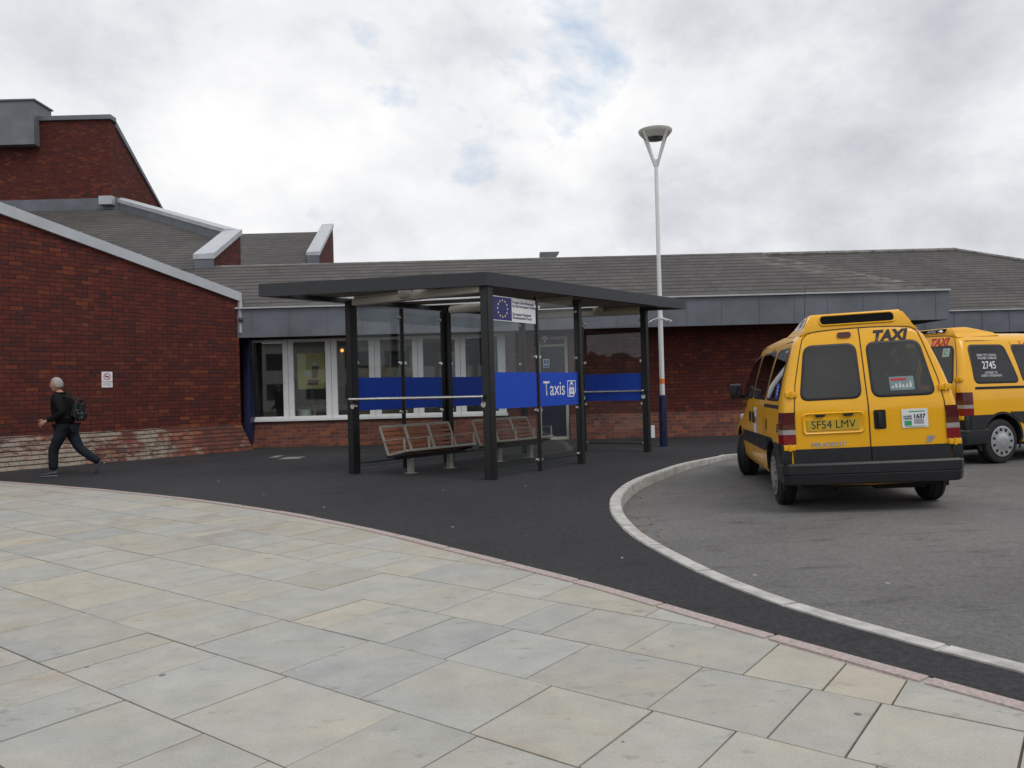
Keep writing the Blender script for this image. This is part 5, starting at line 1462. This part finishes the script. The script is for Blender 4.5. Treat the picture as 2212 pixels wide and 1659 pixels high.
        mb = MB(); patch(mb, [(0.235, 1.19), (0.475, 1.19), (0.475, 1.325), (0.235, 1.325)], cm_, 1); ac = mb.build('window_card', simple('card_teal', (0.16, 0.24, 0.25), 0.4), t, local=True, smooth=0)
        mb = MB(); patch(mb, [(0.25, 1.285), (0.40, 1.285), (0.40, 1.31), (0.25, 1.31)], rearm(0.010), 1); mb.build('card_heading', M['red'], ac, local=True, smooth=0)
        mb = MB()
        for k_ in range(6): patch(mb, [(0.25 + 0.035 * k_, 1.215), (0.275 + 0.035 * k_, 1.215), (0.27 + 0.035 * k_, 1.235 + 0.025 * (k_ % 3)), (0.255 + 0.035 * k_, 1.235 + 0.02 * (k_ % 2))], rearm(0.010), 1)
        mb.build('card_picture', M['innerw'], ac, local=True, smooth=0)
        # nearside licence number and blue window sticker
        mb = MB(); patch(mb, [(1.78, 0.68), (2.0, 0.68), (2.0, 1.03), (1.78, 1.03)], sidem(-1, 0.003), 0.1); sd = mb.build('side_plaque', M['signw'], t, local=True, smooth=30)
        text('side_plaque_number', '1637', lambda x, y: sidem(-1, 0.0055)(1.89 - x, y + 0.87), M['lettb'], sd, 0.115, bold=0.003, sx=0.75)
        text('side_plaque_print', 'HACKNEY CARRIAGE', lambda x, y: sidem(-1, 0.0055)(1.89 - x, y + 0.985), M['grey'], sd, 0.03, sx=0.66)
        mb = MB(); patch(mb, [(0.27, 1.15), (0.46, 1.15), (0.46, 1.32), (0.27, 1.32)], sidem(-1, 0.0085), 0.1); ws = mb.build('window_sticker', M['blue'], t, local=True, smooth=30)
        text('sticker_mark', 'E', lambda x, y: sidem(-1, 0.0105)(0.35 - x, y + 1.24), M['star'], ws, 0.12, bold=0.004)
        text('side_badge', 'E7', lambda x, y: sidem(-1, 0.005)(0.24 - x, y + 0.85), M['lettb'], t, 0.12, bold=0.004, shear=0.25)
        mb = MB(); mb.tube((-0.12, 2.35, 1.88), (-0.09, 2.22, 2.52), 0.0045, 0.003, 8); mb.lathe([(0.03, 1.87), (0.014, 1.90)], (-0.12, 2.35, 0), n=12); mb.build('aerial', M['trim'], t, local=True)
        # front passenger headrests seen as pale shapes are left to the glass
    else:
        s = 1
        sm_ = sidem(1, 0.0085)
        g_ = [o for o in t.children if o.name.startswith('side_window')]
        text('licence_number', '2745', lambda x, y: sm_(0.53 + x, y + 1.39), M['signw'], t, 0.15, bold=0.001, sx=0.95)
        text('licence_print', 'DERBY CITY COUNCIL\nHACKNEY CARRIAGE', lambda x, y: sm_(0.52 + x, y + 1.515), M['signw'], t, 0.048, sx=0.85, line=0.9)
        text('licence_print', 'LICENSED TO\nCARRY 6 PASSENGERS', lambda x, y: sm_(0.55 + x, y + 1.265), M['signw'], t, 0.046, sx=0.9, line=0.9)
        mb = MB(); patch(mb, [(0.40, 1.53), (0.53, 1.53), (0.53, 1.65), (0.40, 1.65)], rearm(0.0085), 1); ws = mb.build('window_sticker', simple('sticker_green', (0.35, 0.45, 0.40), 0.4), t, local=True, smooth=0)
        mb = MB(); ribbon(mb, [(0.468 + 0.03 * math.cos(R(a)), 1.59 + 0.03 * math.sin(R(a))) for a in range(40, 330, 20)], 0.012, rearm(0.010)); mb.build('sticker_mark', M['green'], ws, local=True, smooth=0)
    return t

def axle_to_root(ax, ay, yaw): return (ax - AX0 * 1.04 * math.sin(yaw), ay - AX0 * 1.04 * math.cos(yaw))
yw = R(9.5); x_, y_ = 3.572, 7.83
make_taxi((x_, y_, -0.052), yw, R(-1.77), 'yellow taxi van seen from behind with a white plaque on its right rear door', R(-24), True, (0.95, 1, 1))
yw2 = R(71); pw = at(2161, 1001, -0.02)
ax_, ay_ = pw.x - 0.80 * math.cos(yw2), pw.y + 0.80 * math.sin(yw2)
x_, y_ = axle_to_root(ax_, ay_, yw2)
make_taxi((x_, y_, -0.02), yw2, 0.0, 'yellow taxi van with red lettering half hidden behind the other taxi', R(0), False, (0.96, 1.04, 1.04))
#SECTION_PERSON
# ------------------------------------------------------------------ the man walking
def skin(name, V, Ed, Rad, mat, parent, sub=2, extra=None):
    me = bpy.data.meshes.new(name); me.from_pydata(V, Ed, []); me.update()
    o = bpy.data.objects.new('tmp', me); col.objects.link(o)
    md = o.modifiers.new('s', 'SKIN'); md.use_smooth_shade = True
    for i, r in enumerate(Rad):
        sv = me.skin_vertices[0].data[i]
        sv.radius = r if hasattr(r, '__len__') else (r, r); sv.use_root = (i == 0)
    sm = o.modifiers.new('u', 'SUBSURF'); sm.levels = sub; sm.render_levels = sub
    m2 = eval_mesh(o); bpy.data.objects.remove(o)
    bm = bmesh.new(); bm.from_mesh(m2)
    if extra: extra(bm)
    bm.to_mesh(m2); bm.free()
    return link(name, m2, mat, parent, 70, True)
fp = at(137, 1029)
man = empty('person', (fp.x, fp.y + 0.05, 0), 'grey haired man in a black jacket and dark trousers striding left past the brick wall', 'person', None, (0, 0, math.pi / 2 + R(6)))
# local frame: y forward (he walks to the left of the picture), x his right, z up
hipz = 0.80
HL, HR = Vector((-0.085, -0.03, hipz)), Vector((0.085, -0.05, hipz))
KR, AR_, KL, AL = Vector((0.09, -0.20, 0.45)), Vector((0.10, -0.52, 0.20)), Vector((-0.085, 0.14, 0.45)), Vector((-0.085, 0.145, 0.10))
SL_, SR_ = Vector((-0.185, 0.03, 1.335)), Vector((0.185, 0.02, 1.33))
EL, WL = Vector((-0.26, -0.10, 1.06)), Vector((-0.22, 0.19, 0.93))
ER, WRr = Vector((0.27, -0.10, 1.06)), Vector((0.24, 0.10, 0.90))
pel, wai, che, nb, nt = Vector((0, -0.04, 0.84)), Vector((0, -0.01, 1.0)), Vector((0, 0.02, 1.22)), Vector((0, 0.055, 1.385)), Vector((0, 0.085, 1.46))
V = [pel, wai, che, nb, nt, HL, KL, AL, HR, KR, AR_, SL_, EL, WL, SR_, ER, WRr]
Ed = [(0, 1), (1, 2), (2, 3), (3, 4), (0, 5), (5, 6), (6, 7), (0, 8), (8, 9), (9, 10), (2, 11), (11, 12), (12, 13), (2, 14), (14, 15), (15, 16)]
Rad = [0.11, (0.125, 0.10), (0.14, 0.10), 0.06, 0.052, 0.075, 0.05, 0.034, 0.075, 0.05, 0.034, 0.055, 0.040, 0.026, 0.055, 0.040, 0.026]
hc = Vector((0, 0.105, 1.535))
def head(bm):
    r = bmesh.ops.create_uvsphere(bm, u_segments=28, v_segments=20, radius=1.0)
    for v in r['verts']:
        x, y, z = v.co
        fx, fy, fz = x * 0.075, y * 0.098, z * 0.118
        if z < 0:      # taper to the jaw and chin
            k = -z; fx *= 1 - 0.32 * k; fy = fy * (1 - 0.18 * k) + 0.012 * k
        if y > 0:      # face: brow, nose, lips, chin
            g = lambda c_, s_, vx=z: math.exp(-((vx - c_) / s_) ** 2)
            cx_ = math.exp(-(x / 0.28) ** 2)
            fy += 0.026 * cx_ * math.exp(-((z + 0.18) / 0.13) ** 2) * y + 0.010 * cx_ * math.exp(-((z + 0.02) / 0.12) ** 2) * y
            fy += 0.008 * math.exp(-(x / 0.6) ** 2) * g(0.14, 0.09) + 0.012 * math.exp(-(x / 0.4) ** 2) * g(-0.80, 0.16) + 0.009 * math.exp(-(x / 0.35) ** 2) * g(-0.50, 0.08)
            fy -= 0.007 * (math.exp(-((abs(x) - 0.38) / 0.18) ** 2)) * g(0.02, 0.1)
        v.co = hc + Vector((fx, fy, fz))
    for s in (-1, 1):    # ears
        bmesh.ops.create_uvsphere(bm, u_segments=10, v_segments=8, radius=1.0, matrix=Matrix.Translation(hc + Vector((s * 0.076, -0.008, -0.005))) @ Matrix.Diagonal((0.012, 0.020, 0.034, 1)))
    # hands: palm, four fingers and a thumb each
    for wr, el, s in ((WL, EL, -1), (WRr, ER, 1)):
        d_ = (wr - el).normalized(); side = Vector((s, 0, 0)); side = (side - d_ * side.dot(d_)).normalized(); dn = d_.cross(side) * (1 if s < 0 else -1)
        if dn.z > 0: dn = -dn
        pc_ = wr + d_ * 0.05
        mt = Matrix.Translation(pc_) @ Matrix((d_, dn, side)).transposed().to_4x4() @ Matrix.Diagonal((0.055, 0.040, 0.018, 1))
        bmesh.ops.create_uvsphere(bm, u_segments=12, v_segments=8, radius=1.0, matrix=mt)
        tb_ = MB(); 
        for k_, (L_, o_) in enumerate(((0.068, -0.028), (0.076, -0.010), (0.072, 0.009), (0.056, 0.027))):
            p0 = wr + d_ * 0.088 + dn * o_; p1 = p0 + d_ * L_ * 0.5 + dn * 0.012 - side * 0.008; p2 = p1 + d_ * L_ * 0.28 + dn * 0.020 - side * 0.016
            tb_.tube(p0, p1, 0.0095, 0.0085, 8); tb_.tube(p1, p2, 0.0085, 0.0065, 8); tb_.ball(p1, 0.0085, 8, 6); tb_.ball(p2, 0.0065, 8, 6)
        p0 = wr + d_ * 0.03 - dn * 0.035; p1 = p0 + d_ * 0.035 - dn * 0.022; p2 = p1 + d_ * 0.032 - dn * 0.004
        tb_.tube(p0, p1, 0.012, 0.010, 8); tb_.tube(p1, p2, 0.010, 0.0075, 8); tb_.ball(p1, 0.010, 8, 6); tb_.ball(p2, 0.0075, 8, 6)
        tm_ = bpy.data.meshes.new('h'); tb_.bm.to_mesh(tm_); tb_.bm.free(); bm.from_mesh(tm_)
skin('body', V, Ed, Rad, M['skin'], man, 2, head)
# hair: short, close to the skull
bm = bmesh.new(); r = bmesh.ops.create_uvsphere(bm, u_segments=36, v_segments=28, radius=1.0)
kill = []
for v in r['verts']:
    x, y, z = v.co
    if z < 0.52 and y > 0.25 - 0.0 or (z < 0.55 * y + 0.05 and y > 0.0) or z < -0.42: kill.append(v)
    rr = 1 + random.uniform(-0.012, 0.02)
    v.co = hc + Vector((x * 0.0815 * rr, y * 0.104 * rr - 0.001, z * 0.1245 * rr + 0.001))
bmesh.ops.delete(bm, geom=kill, context='VERTS')
me = bpy.data.meshes.new('hair'); bm.to_mesh(me); bm.free(); link('hair', me, M['hair'], man, 60, True)
mb = MB()
for s in (-1, 1): mb.ball(hc + Vector((s * 0.030, 0.086, 0.008)), 0.009, 8, 6)
mb.build('eye', M['lettb'], man, local=True)
# jacket
J0 = [Vector((0, -0.03, 0.83)), Vector((0, -0.01, 0.98)), Vector((0, 0.02, 1.22)), Vector((0, 0.045, 1.36)), SL_, EL, EL.lerp(WL, 0.93), SR_, ER, ER.lerp(WRr, 0.93), Vector((0, 0.055, 1.40))]
skin('jacket', J0, [(0, 1), (1, 2), (2, 3), (2, 4), (4, 5), (5, 6), (2, 7), (7, 8), (8, 9), (3, 10)],
     [(0.185, 0.165), (0.185, 0.160), (0.175, 0.145), (0.105, 0.09), 0.085, 0.066, 0.045, 0.085, 0.066, 0.045, 0.078], M['jacket'], man, 2)
mb = MB(); a = EL.lerp(WL, 0.93); b = EL.lerp(WL, 1.0); mb.tube(a, b, 0.035, 0.033, 12); mb.build('watch', M['steel'], man, local=True)
skin('trousers', [Vector((0, -0.04, 0.86)), HL, KL, AL + Vector((0, 0, 0.0)), HR, KR, AR_], [(0, 1), (1, 2), (2, 3), (0, 4), (4, 5), (5, 6)],
     [(0.145, 0.125), 0.110, 0.082, 0.072, 0.110, 0.080, 0.068], M['jeans'], man, 2)
# shoes
def shoe(heel, toe, up):
    heel, toe, up = Vector(heel), Vector(toe), Vector(up).normalized()
    d_ = (toe - heel).normalized(); up = (up - d_ * up.dot(d_)).normalized(); L_ = (toe - heel).length; sd = d_.cross(up)
    for nm, mt, prof_ in (('shoe', M['shoe'], [(-0.02, 0.034, 0.02, 0.085), (0.10, 0.037, 0.02, 0.10), (0.30, 0.036, 0.02, 0.09), (0.55, 0.043, 0.02, 0.065), (0.8, 0.046, 0.02, 0.05), (0.97, 0.034, 0.02, 0.038), (1.02, 0.015, 0.02, 0.030)]),
                          ('shoe_sole', M['sole'], [(-0.03, 0.036, 0.0, 0.022), (0.3, 0.038, 0.0, 0.022), (0.6, 0.047, 0.0, 0.022), (0.85, 0.048, 0.002, 0.022), (1.03, 0.022, 0.006, 0.022)])):
        mb = MB(); rings = []
        for t, w, z0, z1 in prof_:
            c_ = heel + d_ * L_ * t; rings.append([mb.bm.verts.new(c_ + sd * w * math.cos(a) * (1 if math.sin(a) < 0.3 else 0.85) + up * (z0 + (z1 - z0) * (0.5 + 0.5 * math.sin(a)))) for a in [i * math.pi / 6 for i in range(12)]])
        for a, b in zip(rings[:-1], rings[1:]):
            for i in range(12): mb.bm.faces.new((a[i], a[(i + 1) % 12], b[(i + 1) % 12], b[i]))
        mb.bm.faces.new(rings[0][::-1]); mb.bm.faces.new(rings[-1]); mb.build(nm, mt, man, local=True, smooth=60)
shoe((-0.085, 0.09, 0.007), (-0.095, 0.355, 0.007), (0, 0, 1))
shoe((0.10, -0.60, 0.185), (0.105, -0.465, 0.012), (0, 0.75, 0.62))
# his rucksack
bp = empty('rucksack', man.matrix_basis @ Vector((0, -0.20, 1.10)), 'black rucksack with shiny buckles on the walking man', 'bag', None, (R(14), 0, math.pi / 2 + R(6)))
bp.scale = (0.95, 0.84, 0.86)
mb = MB(); mb.box(-0.145, 0.145, -0.125, 0.05, -0.19, 0.22); bmesh.ops.bevel(mb.bm, geom=mb.bm.edges[:], offset=0.07, segments=4, affect='EDGES')
bmesh.ops.translate(mb.bm, verts=[v for v in mb.bm.verts if v.co.z < 0 and v.co.y < 0], vec=(0, -0.03, 0)); mb.build('main_bag', M['bag'], bp, local=True, smooth=60)
mb = MB(); mb.box(-0.11, 0.11, -0.195, -0.11, -0.18, 0.0); bmesh.ops.bevel(mb.bm, geom=mb.bm.edges[:], offset=0.03, segments=3, affect='EDGES'); mb.build('front_pocket', M['bag'], bp, local=True, smooth=60)
for s in (-1, 1):
    mb = MB(); pts = [Vector((s * 0.09, 0.02, 0.18)), Vector((s * 0.11, 0.12, 0.238)), Vector((s * 0.12, 0.25, 0.22)), Vector((s * 0.13, 0.325, 0.08)), Vector((s * 0.165, 0.25, -0.10)), Vector((s * 0.13, 0.03, -0.16))]
    pts = [Vector(p) for p in smoothline(pts, 4)]
    for a, b in zip(pts[:-1], pts[1:]): mb.bar(a, b, 0.045, 0.010, (0, 0.3, 1))
    mb.build('strap', M['bag'], bp, local=True)
mb = MB()
for x, y, z in ((-0.15, -0.09, 0.02), (-0.14, -0.115, -0.03), (-0.115, -0.19, -0.1), (-0.12, -0.17, -0.02)): mb.box(x - 0.006, x + 0.004, y - 0.010, y + 0.010, z - 0.008, z + 0.008)
mb.build('buckle', M['steel'], bp, local=True, smooth=0)

# ------------------------------------------------------------------ sky, sun, look
world = bpy.data.worlds.new('World'); sc.world = world; world.use_nodes = True
t = NT(world.node_tree)
bgn = next(n for n in t.n if n.type == 'BACKGROUND')
SUN_EL, SUN_AZ = R(55), R(140)        # azimuth clockwise from +Y: behind the viewer's right shoulder
sky = t.node('ShaderNodeTexSky', sky_type='NISHITA'); sky.sun_disc = False
sky.sun_elevation = SUN_EL; sky.sun_rotation = SUN_AZ
dirn = t.node('ShaderNodeTexCoord').outputs['Generated']
d = t.sep(dirn); zc = t.m('MAXIMUM', d[2], 0.0)
def skyv(a, b, c_, st_=2.0): return t.comb(t.m('ADD', d[0], a), t.m('ADD', d[1], b), t.m('MULTIPLY_ADD', d[2], 1.45, c_))
n1 = t.noise(skyv(8.3, 7.7, 2.2, 1.7), 3.3, 9, 0.55, 0.25)
n2 = t.noise(skyv(6.1, 4.9, 0.0, 1.9), 2.3, 7, 0.52, 0.1)
n3 = t.noise(skyv(0.2, 2.8, 1.0, 2.3), 5.5, 10, 0.60, 0.1)
cover = t.ramp(n1, [(0.28, 0.0), (0.385, 1.0)])
cover = t.m('MAXIMUM', cover, t.ramp(d[2], [(0.10, 1.0), (0.24, 0.0)]))
shade = t.m('ADD', t.m('MULTIPLY', n2, 0.55), t.m('MULTIPLY', n3, 0.52))
shade = t.m('SUBTRACT', shade, t.m('MULTIPLY_ADD', d[0], 0.09, -0.018))
cl = t.ramp(shade, [(0.40, (5.8, 5.95, 6.4)), (0.50, (7.1, 7.25, 7.7)), (0.58, (8.5, 8.6, 8.9)), (0.70, (10.0, 10.0, 10.0))])
blue = t.mix(0.72, sky.outputs[0], (5.0, 6.8, 9.0))
t.l.new(t.mix(cover, blue, cl), bgn.inputs['Color'])
bgn.inputs['Strength'].default_value = 0.10

sl_ = bpy.data.lights.new('sun', 'SUN'); sl_.energy = 1.3; sl_.angle = R(28); sl_.color = (1.0, 0.96, 0.90)
so = bpy.data.objects.new('sun', sl_); col.objects.link(so)
dv = Vector((math.sin(SUN_AZ) * math.cos(SUN_EL), math.cos(SUN_AZ) * math.cos(SUN_EL), math.sin(SUN_EL)))
so.rotation_euler = dv.to_track_quat('Z', 'Y').to_euler(); so.location = dv * 50

sc.render.engine = 'CYCLES'
sc.cycles.max_bounces = 8; sc.cycles.transparent_max_bounces = 16; sc.cycles.use_denoising = True
vs_ = sc.view_settings
vs_.view_transform = 'Standard'; vs_.look = 'None'; vs_.gamma = 1.0; vs_.exposure = 0.0; vs_.use_curve_mapping = False
